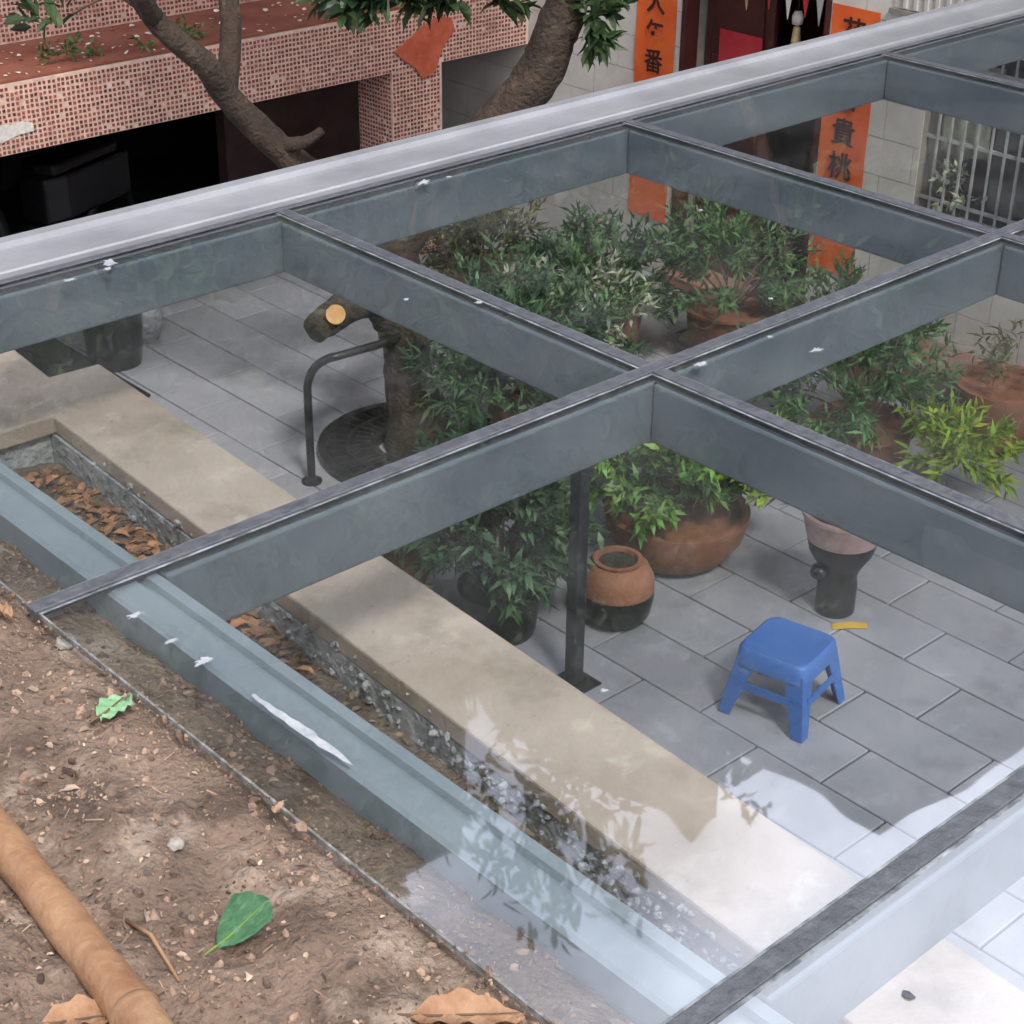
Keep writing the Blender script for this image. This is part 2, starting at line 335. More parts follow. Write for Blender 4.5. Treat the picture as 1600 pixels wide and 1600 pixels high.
# folded leaf blade: unit length along x, unit width along y
BLADE_V = [(0, 0, 0), (.3, .5, .06), (.3, 0, 0), (.3, -.5, .06), (.72, .36, .02), (.72, 0, -.05), (.72, -.36, .02), (1, 0, -.14)]
BLADE_F = [(0, 2, 1), (0, 3, 2), (1, 2, 5), (1, 5, 4), (2, 3, 6), (2, 6, 5), (4, 5, 7), (5, 6, 7)]
BLADE2_V = [(0, 0, 0), (.4, .5, .05), (.4, -.5, .05), (1, 0, -.12)]
BLADE2_F = [(0, 2, 1), (1, 2, 3)]

def leaf_cloud(name, m_, P, D, length, width, parent, simple=True):
    """blades at P pointing along D with random roll"""
    n = len(P); D = D / np.linalg.norm(D, axis=1, keepdims=True)
    up = nrg.normal(0, .55, (n, 3)); up[:, 2] += 1
    Y = np.cross(up, D); Y /= np.linalg.norm(Y, axis=1, keepdims=True) + 1e-9
    Z = np.cross(D, Y); ROT = np.stack([D, Y, Z], -1)
    l = length * nrg.uniform(.65, 1.25, n); w = width * nrg.uniform(.7, 1.25, n)
    S = np.stack([l, w, l], -1)
    return scatter_mesh(name, m_, BLADE2_V if simple else BLADE_V, BLADE2_F if simple else BLADE_F, P, S, ROT, parent)

def shrub_points(c, rad, n_clump, per, spread, hollow=.35, flat_bottom=True):
    """clump centres inside an ellipsoid and leaf points about them, leaves pointing outwards"""
    c = np.array(c); rad = np.array(rad)
    u = nrg.normal(0, 1, (n_clump, 3)); u /= np.linalg.norm(u, axis=1, keepdims=True)
    r = nrg.uniform(hollow, 1.0, n_clump) ** .6
    q = u * r[:, None]
    if flat_bottom: q[:, 2] = np.where(q[:, 2] < -.5, -q[:, 2] * .6, q[:, 2])
    cl = c + q * rad
    k = per
    out = nrg.normal(0, 1, (n_clump, k, 3))
    axis = q + np.array([0, 0, .35]); axis /= np.linalg.norm(axis, axis=1, keepdims=True)
    t = nrg.uniform(-1, 1, (n_clump, k, 1)) * spread * 1.8
    P = cl[:, None, :] + axis[:, None, :] * t + out * spread * .28
    Dv = axis[:, None, :] * .9 + nrg.normal(0, .75, (n_clump, k, 3)); Dv[..., 2] -= .05
    return P.reshape(-1, 3), Dv.reshape(-1, 3), cl

def local(P, o): return P - np.array(o.location)

# ================================================================== the setting
GZ = -2.5
g = MB(); g.add([(-400, -400, -3.2), (800, -400, -3.2), (800, 800, -3.2), (-400, 800, -3.2)], [(0, 1, 2, 3)])
tag(g.build('ground', M['ground']), kind='structure')
# paved courtyard: a dark bed with single granite slabs
b = MB().box((.5, -3.6, -2.9), (13, 9.2, GZ - .013))
paving = tag(b.build('courtyard_paving', M['joint']), kind='structure')
nx0, nx1 = -8, 12
offs = {}
for k in range(nx0, nx1):
    x0 = 3.165 + .302 * k
    if x0 < .85: continue
    off = (.24 if k % 2 == 0 else .49) + rng.uniform(-.04, .04)
    j = -3
    while True:
        y0 = off + .6 * j; j += 1
        if y0 > 7.4: break
        if y0 < -1.1 + max(0, (x0 - 3.0)) * .25: continue
        if y0 > 4.2 and x0 < 2.2: continue
        h = rng.uniform(-.0016, .0016)
        pb = MB().box((-.1465, -.2955, -.03), (.1465, .2955, 0))
        o = None
        if 'pav' not in globals():
            o = pb.build('paver', M['paver'], paving, bevel=.0035, bseg=1); pav = o.data
        else:
            o = link('paver', pav, paving)
        o.location = (x0 + .151, y0 + .3, GZ + h); o.rotation_euler = (rng.uniform(-.002, .002), rng.uniform(-.003, .003), 0 if rng.random() < .5 else math.pi)

# soil slope on the left, ploughed up and loose
SX = [-6, -3, -1.2, -.6, -.3, -.17, -.10, -.045, .05, .16, .3, .56, .7]
SZ = [.9, .42, .10, .02, -.012, -.030, -.042, -.066, -.135, -.46, -.54, -.57, -.58]
def soil_z(x): return np.interp(x, SX, SZ)
from mathutils import noise as mnoise
def soil_h(x, y):
    a = mnoise.fractal(Vector((x * 5, y * 5, 3.1)), 1.0, 2.0, 5) * .018
    c = mnoise.fractal(Vector((x * 22, y * 22, 1.7)), 1.0, 2.0, 4) * .011
    fade = 1.0 if x < -.2 else .55
    return float(soil_z(x)) + (a + c) * fade
xs = np.concatenate([np.linspace(-6, -1.3, 12), np.linspace(-1.2, .66, 150)]); ys = np.concatenate([np.linspace(-4, -1.7, 8), np.linspace(-1.6, 1.48, 210)])
V = [(x, y, soil_h(x, y)) for y in ys for x in xs]
nX = len(xs); F = [(j * nX + i, j * nX + i + 1, (j + 1) * nX + i + 1, (j + 1) * nX + i) for j in range(len(ys) - 1) for i in range(nX - 1)]
me = bpy.data.meshes.new('soil_slope'); me.from_pydata(V, [], F); me.materials.append(M['soil'])
me.polygons.foreach_set('use_smooth', [True] * len(F)); me.update()
soil = tag(link('soil_slope', me), kind='structure')

def soil_scatter(n, x0, x1, y0, y1, lift=0.0):
    X = nrg.uniform(x0, x1, n); Y = nrg.uniform(y0, y1, n)
    Z = np.array([soil_h(a, b_) for a, b_ in zip(X, Y)]) + lift
    return np.stack([X, Y, Z], -1)
P = soil_scatter(30000, -1.0, -.03, -1.5, .9)
keep = nrg.random(len(P)) < np.array([.35 + .9 * max(0, mnoise.noise(Vector((p[0] * 6, p[1] * 6, 0))) + .35) for p in P])
P = P[keep]; n = len(P)
s = (nrg.pareto(2.2, n) * .0015 + .0013).clip(0, .0095)
rim = nrg.random(n) < .02; P[rim, 0] = -.162 + nrg.normal(0, .006, rim.sum()); P[rim, 2] = nrg.uniform(-.012, .003, rim.sum())
tag(scatter_mesh('soil_clods', M['clod'], ICO_V, ICO_F, P, np.stack([s * nrg.uniform(.7, 1.4, n), s * nrg.uniform(.7, 1.4, n), s * .7], -1), rand_rot(n)),
    'loose brown crumbs of earth on the slope', 'soil crumbs', kind='stuff')
P = soil_scatter(2600, -1.0, 0, -1.5, .9, .004); n = len(P)
tag(scatter_mesh('dry_straw', M['straw'], [(-.5, -.5, 0), (.5, -.5, .1), (.5, .5, .1), (-.5, .5, 0)], [(0, 1, 2, 3)], P,
    np.stack([nrg.pareto(2.2, n).clip(0, 4) * .005 + .004, nrg.uniform(.0007, .003, n), nrg.uniform(.01, .05, n)], -1), rand_rot(n, .3)),
    'short bits of dry straw and chaff strewn over the earth', 'straw', kind='stuff')
P = soil_scatter(1500, -1.0, -.17, -1.5, .9, .003); n = len(P); s = nrg.pareto(2.5, n).clip(0, 3) * .004 + .004
tag(scatter_mesh('soil_litter', M['litter'], BLADE_V, BLADE_F, P, np.stack([s * 1.5, s * .9, s * 2.5], -1), rand_rot(n, .5)),
    'small grey and brown leaf fragments strewn over the bare earth', 'litter', kind='stuff')
# fallen leaf litter in the gap between gutter and wall
P = soil_scatter(1500, .10, .62, .25, 1.42, .006)
keep = nrg.random(len(P)) < np.clip(1.2 - abs(P[:, 0] - .52) * 4, 0.05, 1); P = P[keep]; n = len(P)
s = nrg.uniform(.012, .034, n)
tag(scatter_mesh('leaf_litter', M['dryleaf'], BLADE_V, BLADE_F, P, np.stack([s * 1.4, s * .8, s * 2.5], -1), rand_rot(n, .45)),
    'heap of rust brown dry leaves between wall and steel gutter', 'dry leaves', kind='stuff')
P = soil_scatter(420, .06, .6, -1.2, .25, .005); n = len(P); s = nrg.uniform(.006, .02, n)
tag(scatter_mesh('gap_debris', M['straw'], BLADE_V, BLADE_F, P, np.stack([s * 1.4, s * .8, s * 2], -1), rand_rot(n, .4)),
    'grey brown leaf crumbs in the nearer part of the wall gap', 'debris', kind='stuff')

# ------------------------------------------------------------------ retaining wall with tan cap
def xr(y): return .81 + .055 * y
def xl(y): return .568 + .062 * y
wall = thing('retaining_wall', 'low concrete retaining wall with smooth tan granite cap beside the leaf-filled gap', 'wall', (.7, 0, -2.5))
wz = 2.5
def wl_(poly): return [(x - .7, y) for x, y in poly]
body = [(xl(-3.5) + .02, -3.5), (xr(-3.5) - .02, -3.5), (.88, 1.66), (.735, 1.67), (.80, 2.4), (.95, 5.2), (.75, 5.2), (.6, 2.4), (-1.2, 2.4), (-1.2, 1.52), (.64, 1.49)]
bm = bmesh.new()
o_ = MB().prism(wl_(body), 2.5 - 2.6, 2.5 - .502).build('wall_body', M['concrete'], wall)
bm.free()
capp = [(xl(-3.5), -3.5), (xr(-3.5), -3.5), (.90, 1.68), (.757, 1.69), (.82, 2.42), (.97, 5.22), (.73, 5.22), (.6, 2.42), (-1.22, 2.42), (-1.22, 1.5), (.645, 1.47)]
cap = MB().prism(wl_(capp), 2.5 - .50, 2.5 - .45).build('cap', M['cap'], wall, bevel=.006)
cap['label'] = 'tan granite cap with a pale worn edge'
# crumbling mortar lumps along the left foot of the cap
lumps = MB()
n = 1500
Yl = nrg.uniform(-1.6, 1.45, n); P = np.stack([np.array([xl(y) for y in Yl]) - .7 + nrg.normal(.0, .008, n), Yl, 2.5 - nrg.uniform(.47, .57, n)], -1)
s = nrg.uniform(.002, .008, n)
tag(scatter_mesh('mortar_crumbs', M['concrete'], ICO_V, ICO_F, P, np.stack([s, s * 1.5, s], -1), rand_rot(n), wall), kind='stuff')

# ================================================================== glass canopy
CA, CB = 1.24, 1.279
canopy = thing('glass_canopy', 'flat canopy of clear glass panes on a blue grey steel beam grid', 'canopy', (0, 0, 0))
TOP = -.013     # beam top
DEP = .135
HW = .03
XE = 5 * CA
def beam(a, b): return MB().box(a, b).build('beam', M['steel'], canopy, bevel=.006)
for j in (1, 0, -1, -2):
    y = j * CB
    beam((.062, y - HW, TOP - DEP), (XE, y + HW, TOP))
for i in (1, 2, 3, 4, 5):
    for j in (1, 0, -1):
        beam((i * CA - HW, (j - 1) * CB + HW + .002, TOP - DEP + .003), (i * CA + HW, j * CB - HW - .002, TOP - .001))
# weld-on end plates where beams cross (small gusset under the joint)
for i in (1, 2):
    for j in (0, 1):
        p = MB().prism([(i * CA + HW + .004, j * CB - HW - .004), (i * CA + HW + .07, j * CB - HW - .004), (i * CA + HW + .004, j * CB - HW - .05)], TOP - DEP - .004, TOP - DEP + .004)
        p.build('gusset_plate', M['steel'], canopy)
# edge gutter profile along x = 0: flat tube, groove and lip
prof = [(-.036, TOP - .125), (-.036, TOP - .006), (-.030, TOP), (.016, TOP), (.020, TOP - .012), (.032, TOP - .012), (.036, TOP - .001), (.056, TOP - .001), (.060, TOP - .008), (.060, TOP - .125)]
def extr_y(prof, y0, y1):
    n = len(prof)
    return MB().add([(x, y0, z) for x, z in prof] + [(x, y1, z) for x, z in prof],
                    [tuple(range(n)), tuple(reversed(range(n, 2 * n)))] + [(i, n + i, n + (i + 1) % n, (i + 1) % n) for i in range(n)])
gut = extr_y(prof, -2 * CB - .03, CB + .03).build('edge_gutter', M['steel_light'], canopy)
gut['label'] = 'edge tube in a paler sky-lit grey with a groove along it'
# far flashing
prof = [(1.303, -.14), (1.303, .016), (1.308, .020), (1.340, .021), (1.346, .010), (1.452, .014), (1.458, .028), (1.488, .030), (1.494, .024), (1.494, -.14)]
n = len(prof)
fl = MB().add([(-.2, y, z) for y, z in prof] + [(XE + .1, y, z) for y, z in prof],
              [tuple(reversed(range(n))), tuple(range(n, 2 * n))] + [(i, (i + 1) % n, n + (i + 1) % n, n + i) for i in range(n)]).build('edge_flashing', M['flash'], canopy)
fl['label'] = 'pale aluminium flashing along the far edge'
MB().box((-.2, 1.4965, -.02), (XE + .1, 1.508, .020)).build('flashing_bead', M['flash_tan'], canopy)
# panes
GAP = .009
def pane(x0, x1, y0, y1):
    e = .0125
    mb = MB()
    zt, zb = 0.0, -.011
    o4 = [(x0, y0), (x1, y0), (x1, y1), (x0, y1)]; el = .003 if x0 < -.1 else e
    i4 = [(x0 + el, y0 + e), (x1 - e, y0 + e), (x1 - e, y1 - e), (x0 + el, y1 - e)]
    vs = [(x, y, zt) for x, y in i4] + [(x, y, zt - .001) for x, y in o4] + [(x, y, zb) for x, y in o4]
    mb.add(vs, [(0, 1, 2, 3)], 0)
    fs = []
    for k in range(4):
        k2 = (k + 1) % 4
        fs.append((4 + k, 4 + k2, k2, k)); fs.append((8 + k, 8 + k2, 4 + k2, 4 + k))
    outer = x0 < -.1
    mb.f += fs; mb.mi += [(3 if (outer and i // 2 == 3) else 1) for i in range(len(fs))]
    mb.f.append((11, 10, 9, 8)); mb.mi.append(2)
    return mb.build('glass_pane', [M['glass'], M['edge'], M['under'], M['rim']], canopy)
xe = [-.16] + [i * CA for i in range(1, 6)]
for i in range(5):
    for j in (1, 0, -1):
        x0 = xe[i] + (GAP if i else 0); x1 = xe[i + 1] - (GAP if i < 4 else -.02)
        pane(x0, x1, (j - 1) * CB + GAP, j * CB - (GAP if j < 1 else -.02))
# silicone joints: a proud black bead over each seam and tape beneath the glass
def strip(a, b, w, z0, z1, name='sealant_joint', m_='seal'):
    (xa, ya), (xb, yb) = a, b
    if abs(xb - xa) > abs(yb - ya): mb = MB().box((xa, ya - w, z0), (xb, ya + w, z1))
    else: mb = MB().box((xa - w, ya, z0), (xa + w, yb, z1))
    return mb.build(name, M[m_], canopy, bevel=.0012, bseg=1)
for j in (0, -1):
    strip((-.165, j * CB), (XE, j * CB), .0150, -.0105, .0045)
for i in (1, 2, 3, 4):
    for j in (1, 0, -1):
        strip((i * CA, (j - 1) * CB + .0155), (i * CA, j * CB - (.0155 if j < 1 else -.02)), .0150, -.0105, .0040)
strip((-.16, CB + .0115), (XE, CB + .0115), .0105, .0012, .0050)
for j in (1, 0, -1, -2):
    strip((.065, j * CB), (XE, j * CB), .024, TOP + .0002, -.0114, 'glazing_tape')
for i in (1, 2, 3, 4):
    for j in (1, 0, -1):
        strip((i * CA, (j - 1) * CB + .028), (i * CA, j * CB - .028), .024, TOP + .0002, -.0114, 'glazing_tape')
# dried white splashes on the glass
def splat(x, y, r, n=26, elong=1.0, rot=0.0):
    pts = []
    for k in range(n):
        a = 2 * math.pi * k / n; rr = r * (0.45 + .75 * rng.random() ** 1.6)
        dx, dy = rr * math.cos(a) * elong, rr * math.sin(a)
        pts.append((x + dx * math.cos(rot) - dy * math.sin(rot), y + dx * math.sin(rot) + dy * math.cos(rot)))
    MB().prism(pts, .0006, .0014).build('white_splash', M['stain'], canopy)
splat(.72, 1.245, .019, elong=1.5, rot=1.0); splat(.70, 1.215, .010); splat(.60, 1.21, .008, elong=2)
splat(1.66, 1.23, .014, elong=2.0, rot=.3); splat(1.74, 1.22, .008)
splat(1.21, .50, .010); splat(1.10, .62, .007)
splat(1.33, -.05, .012, elong=1.5); splat(1.55, -.05, .007); splat(1.57, -.16, .011, elong=1.6)
splat(.35, -.75, .006); splat(-.05, -.12, .008, elong=2); splat(-.05, -.22, .007, elong=2); splat(-.04, -.30, .010, elong=2)
splat(2.05, .6, .008); splat(1.72, .09, .006)
# smear of old sealant on the gutter
pl_, pr_ = [], []
for k in range(15):
    t = k / 14; y = -.42 - .23 * t; w_ = .0085 * math.sin(math.pi * min(1, .1 + t * .9)) ** .6 * rng.uniform(.55, 1.15)
    xc = -.040 + .006 * t + rng.uniform(-.0012, .0012); pl_.append((xc - w_, y)); pr_.append((xc + w_, y))
pts = pl_ + pr_[::-1]
MB().prism(pts, .0006, .0016).build('sealant_smear', M['stain'], canopy)

# ================================================================== tiled porch house
def tiles_plane(name, parent, origin, U, Vv, nu, nv, pitch, skip=None, gap=.40, proud=.0035):
    """mosaic tiles as small raised pads on a plane: origin + u*U + v*V"""
    U = np.array(U, float); Vv = np.array(Vv, float); Nn = np.cross(U, Vv)
    iu, iv = np.meshgrid(np.arange(nu), np.arange(nv)); iu = iu.ravel(); iv = iv.ravel()
    patchy = np.array([mnoise.noise(Vector((a * .11 + origin[1], b_ * .16, origin[0]))) for a, b_ in zip(iu, iv)])
    keep = nrg.random(len(iu)) > np.where(patchy > .55, .35, .022)
    if skip is not None: keep &= ~skip(iu, iv)
    iu, iv = iu[keep], iv[keep]; n = len(iu)
    P = np.array(origin) + ((iu + .5) * pitch)[:, None] * U + ((iv + .5) * pitch)[:, None] * Vv + nrg.normal(0, pitch * .05, (n, 1)) * U + nrg.normal(0, pitch * .05, (n, 1)) * Vv
    h = (1 - gap) / 2
    bv = [(-h, -h, 0), (h, -h, 0), (h, h, 0), (-h, h, 0), (-h * .86, -h * .86, 1), (h * .86, -h * .86, 1), (h * .86, h * .86, 1), (-h * .86, h * .86, 1)]
    bf = [(4, 5, 6, 7), (0, 1, 5, 4), (1, 2, 6, 5), (2, 3, 7, 6), (3, 0, 4, 7)]
    S = np.stack([np.full(n, pitch), np.full(n, pitch), nrg.uniform(.7, 1.2, n) * proud], -1)
    ROT = np.repeat(np.stack([U, Vv, Nn], -1)[None], n, 0)
    return tag(scatter_mesh(name, M['tile'], bv, bf, P, S, ROT, parent), kind='stuff')

porch = thing('tiled_porch', 'porch front clad in dark red mosaic tiles with a red clay ledge', 'porch', (4, 6, GZ))
PO = np.array([4, 6, GZ])
def pbox(name, a, b, m_, bev=0.0): return MB().box(np.array(a) - PO, np.array(b) - PO).build(name, M[m_], porch, bevel=bev)
BZ0, BZ1 = -1.285, -.925
pbox('fascia_beam', (0.6, 6.0, BZ0), (6.49, 6.30, BZ1), 'grout')
pbox('column', (5.372, 6.004, GZ - .02), (5.765, 6.34, BZ0 + .002), 'grout')
pbox('ledge', (0.6, 6.012, BZ1 + .002), (6.49, 6.70, BZ1 + .022), 'ledge', .004)
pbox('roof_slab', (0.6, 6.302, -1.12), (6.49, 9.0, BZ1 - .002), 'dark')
pbox('parapet_wall', (0.6, 6.66, BZ1 + .024), (6.49, 6.9, -.22), 'grout')
pbox('storeys_sky_block', (-1.0, 6.675, -.218), (6.49, 6.9, 8.3), 'upper')  # unseen storeys, height chosen to block sky from the pane reflections
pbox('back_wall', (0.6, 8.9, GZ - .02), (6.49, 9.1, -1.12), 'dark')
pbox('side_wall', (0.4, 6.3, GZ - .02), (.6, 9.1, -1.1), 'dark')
pbox('inner_wall', (5.0, 7.3, GZ - .02), (6.4, 7.4, -1.121), 'pinkwall')
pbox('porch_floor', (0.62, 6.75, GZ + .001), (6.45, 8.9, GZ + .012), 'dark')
PT = .0268
tiles_plane('mosaic_tiles', porch, np.array([.6, 5.9995, BZ0]) - PO, (1, 0, 0), (0, 0, 1), int(5.88 / PT), int((BZ1 - BZ0) / PT + .3), PT)
tiles_plane('mosaic_tiles', porch, np.array([5.375, 6.0035, GZ]) - PO, (1, 0, 0), (0, 0, 1), int(.392 / PT), int((BZ0 - GZ) / PT), PT)
tiles_plane('mosaic_tiles', porch, np.array([5.3715, 6.338, GZ]) - PO, (0, -1, 0), (0, 0, 1), int(.33 / PT), int((BZ0 - GZ) / PT), PT)
tiles_plane('mosaic_tiles', porch, np.array([.6, 6.6595, BZ1 + .03]) - PO, (1, 0, 0), (0, 0, 1), int(5.88 / PT), 26, PT)
# orange red cloth patch on the column head
pts = [(5.38, -1.16), (5.50, -1.10), (5.60, -1.04), (5.71, -1.00), (5.83, -1.02), (5.86, -1.10), (5.78, -1.17), (5.74, -1.23), (5.70, -1.33), (5.60, -1.36), (5.54, -1.28), (5.45, -1.22)]
me_ = MB(); nP = len(pts)
me_.add([(x, 5.984, z) for x, z in pts] + [(x, 5.992, z) for x, z in pts], [tuple(range(nP)), tuple(reversed(range(nP, 2 * nP)))] + [(i, nP + i, nP + (i + 1) % nP, (i + 1) % nP) for i in range(nP)])
tag(me_.build('cloth_patch', M['patch']), 'crumpled orange red cloth stuck on the tiled column head', 'cloth')
pts = [(2.70, -1.20), (2.80, -1.215), (2.90, -1.19), (2.99, -1.185), (2.985, -1.14), (2.93, -1.125), (2.86, -1.13), (2.76, -1.12), (2.69, -1.15)]
mp_ = MB(); nP = len(pts)
mp_.add([(x - 4, -.0065, z - GZ) for x, z in pts] + [(x - 4, -.001, z - GZ) for x, z in pts], [tuple(range(nP)), tuple(reversed(range(nP, 2 * nP)))] + [(i, nP + i, nP + (i + 1) % nP, (i + 1) % nP) for i in range(nP)])
o = mp_.build('plaster_patch', M['petal'], porch); o['label'] = 'pale plaster patch on the tiled band'
# pale flecks on the ledge
n = 190
P = np.stack([nrg.uniform(2.2, 6.3, n), nrg.uniform(6.03, 6.6, n), np.full(n, BZ1 + .027)], -1); s = nrg.uniform(.012, .034, n)
tag(scatter_mesh('pale_flecks', M['petal'], BLADE_V, BLADE_F, P, np.stack([s * 1.2, s, s], -1), rand_rot(n, .3)), 'pale flecks on the red clay ledge', 'petals', kind='stuff')  # small pale flecks, not known to be petals

# dim scooter under the porch
sct = thing('motor_scooter', 'dark motor scooter parked in the gloom under the tiled porch', 'scooter', (3.55, 7.15, GZ + .012))
def wheel(x):
    w = MB(); seg = 20
    ring = [(math.cos(2 * math.pi * k / seg), math.sin(2 * math.pi * k / seg)) for k in range(seg + 1)]
    w.tube([(x + .2 * c, 0, .22 + .2 * s_) for c, s_ in ring], .045, 8, caps=False)
    w.tube([(x, -.04, .22), (x, .04, .22)], .08, 12)
    return w.build('wheel', M['potblack'], sct, smooth=True)
wheel(-.62); wheel(.62)
bd = MB(); bd.prism([(-.7, -.14), (-.1, -.15), (.05, -.1), (.05, .1), (-.1, .15), (-.7, .14)], .38, .66); bd.box((-.05, -.14, .22), (.42, .14, .32)); bd.tube([(.40, 0, .3), (.50, 0, .62), (.46, 0, .95)], [.13, .12, .06], 10)
bd.build('body', M['scoot'], sct, bevel=.02)
MB().prism([(-.62, -.12), (-.02, -.13), (.02, 0), (-.02, .13), (-.62, .12), (-.68, 0)], .665, .74).build('seat', M['potblack'], sct, bevel=.02)
MB().tube([(.40, -.33, 1.0), (.46, -.1, .96), (.46, .1, .96), (.40, .33, 1.0)], .018, 8).build('handlebar', M['chrome'], sct, smooth=True)
MB().lathe([(.0, -.02), (.06, -.02), (.075, .02), (.03, .05)], (.55, 0, .9), 14).build('headlight', M['chrome'], sct, smooth=True)
MB().tube([(.40, -.3, 1.0), (.38, -.34, 1.14)], .008, 6).lathe([(.01, 0), (.045, .01), (.045, .03), (.01, .04)], (.38, -.34, 1.14), 12).build('mirror', M['chrome'], sct)
sct.rotation_euler = (0, 0, R_(200))

# ================================================================== beige house with door
WX = 6.5
house = thing('beige_house', 'beige tiled house front with a dark red doorway and barred window', 'house', (WX, 4, GZ))
HO = np.array([WX, 4, GZ])
def hbox(name, a, b, m_, bev=0.0, parent=None): return MB().box(np.array(a) - HO, np.array(b) - HO).build(name, M[m_], parent or house, bevel=bev)
DY0, DY1, DZ1 = 3.66, 4.66, -.46
WY0, WY1, WZ0, WZ1 = 1.35, 2.96, -1.66, -.70
rects = [(DY1, 9.0, GZ, .3), (WY1, DY0, GZ, .3), (-.2, WY1, GZ, WZ0), (-.2, WY0, WZ0, WZ1), (-.2, WY1, WZ1, .3), (DY0, DY1, DZ1, .3)]
wallm = MB()
for (y0, y1, z0, z1) in rects: wallm.box((0.0, y0 - 4, z0 - GZ), (.24, y1 - 4, z1 - GZ))
wallp = wallm.build('wall', M['beigegrout'], house)
cnt = 0
for (y0, y1, z0, z1) in rects:
    TZ, TY = .205, .40
    k = 0
    while True:
        za = GZ + k * TZ; zb = za + TZ; k += 1
        if za >= z1 - .005: break
        if zb <= z0 + .005: continue
        ya0 = -1.0 + (.2 if k % 2 else 0); jj = 0
        while True:
            ya = ya0 + jj * TY; yb = ya + TY; jj += 1
            if ya >= y1 - .005: break
            if yb <= y0 + .005 or yb < 1.2: continue
            if za > -.15 or ya > 7.0: continue
            a_, b_ = max(ya, y0) + .002, min(yb, y1) - .002
            c_, d_ = max(za, z0) + .002, min(zb, z1) - .002
            if b_ - a_ < .015 or d_ - c_ < .015: continue
            MB().box((-.007 + rng.uniform(-.0006, .0006), a_ - 4, c_ - GZ), (-.0002, b_ - 4, d_ - GZ)).build('wall_tile', M['beige'], wallp)
            cnt += 1
hbox('wall_sky_block', (WX, 4.2, .302), (WX + .3, 9.0, 6.7), 'upper')  # unseen upper house, stepped tops shaped to limit the sky mirrored in glass
hbox('mid_sky_block', (WX, 2.6, .302), (WX + 2.5, 4.198, 5.7), 'upper')  # unseen box, top set to place the edge of the mirrored sky
hbox('end_sky_block', (WX, -.2, .302), (WX + 2.5, 2.598, 3.4), 'upper')  # unseen box, kept low so the right-hand panes mirror some sky
hbox('door_recess', (WX + .9, DY0 - .3, GZ), (WX + 1.0, DY1 + .3, DZ1 + .3), 'door')
hbox('door_side', (WX + .242, DY1 + .001, GZ), (WX + .9, DY1 + .05, DZ1 + .05), 'door')
hbox('door_side', (WX + .242, DY0 - .05, GZ), (WX + .9, DY0 - .001, DZ1 + .05), 'door')
hbox('door_ceiling', (WX + .242, DY0 - .05, DZ1 + .051), (WX + .9, DY1 + .05, DZ1 + .1), 'door')
door = hbox('door_leaf', (WX + .16, DY1 - .52, GZ + .05), (WX + .20, DY1 - .01, DZ1 - .02), 'door', .004)
for z0, z1 in ((-2.3, -1.7), (-1.6, -1.1), (-1.0, -.6)):
    hbox('door_panel', (WX + .146, DY1 - .45, z0), (WX + .158, DY1 - .08, z1), 'door', .004, door)
hbox('door_frame', (WX - .012, DY1 - .002, GZ), (WX + .10, DY1 + .035, DZ1), 'door')
hbox('door_frame', (WX - .012, DY0 - .035, GZ), (WX + .10, DY0 + .002, DZ1), 'door')
hbox('threshold', (WX - .10, DY0 - .05, GZ + .001), (WX + .24, DY1 + .05, GZ + .07), 'brownstep', .006)
# ribbed cladding above the window line, ribs one by one
cl = hbox('cladding', (WX - .016, -.2, -.575), (WX - .001, 3.22, .25), 'rib')
for k in range(30):
    y = 1.25 + k * .065
    hbox('cladding_rib', (WX - .030, y, -.570), (WX - .0165, y + .026, .25), 'rib', .003, cl)
hbox('cladding_trim', (WX - .034, -.2, -.600), (WX - .001, 3.24, -.578), 'beigegrout')
# window: recess, clothes behind bars
hbox('window_recess', (WX + .5, WY0 - .1, WZ0 - .1), (WX + .55, WY1 + .1, WZ1 + .1), 'dark')
hbox('window_sill', (WX - .05, WY0 - .03, WZ0 - .03), (WX + .24, WY1 + .03, WZ0 + .002), 'beige', .005)
grille = hbox('window_grille', (WX + .035, WY0, WZ0 + .45), (WX + .047, WY1, WZ0 + .468), 'bar')
hbox('grille_rail', (WX + .035, WY0, WZ0 + .12), (WX + .047, WY1, WZ0 + .138), 'bar', 0, grille)
hbox('grille_rail', (WX + .035, WY0, WZ1 - .12), (WX + .047, WY1, WZ1 - .102), 'bar', 0, grille)
k = 0
y = WY0 + .05
while y < WY1 - .02:
    hbox('grille_bar', (WX + .028, y, WZ0 + .003), (WX + .040, y + .009 + rng.uniform(0, .004), WZ1 - .002), 'bar', 0, grille); y += .082 + rng.uniform(-.008, .008)
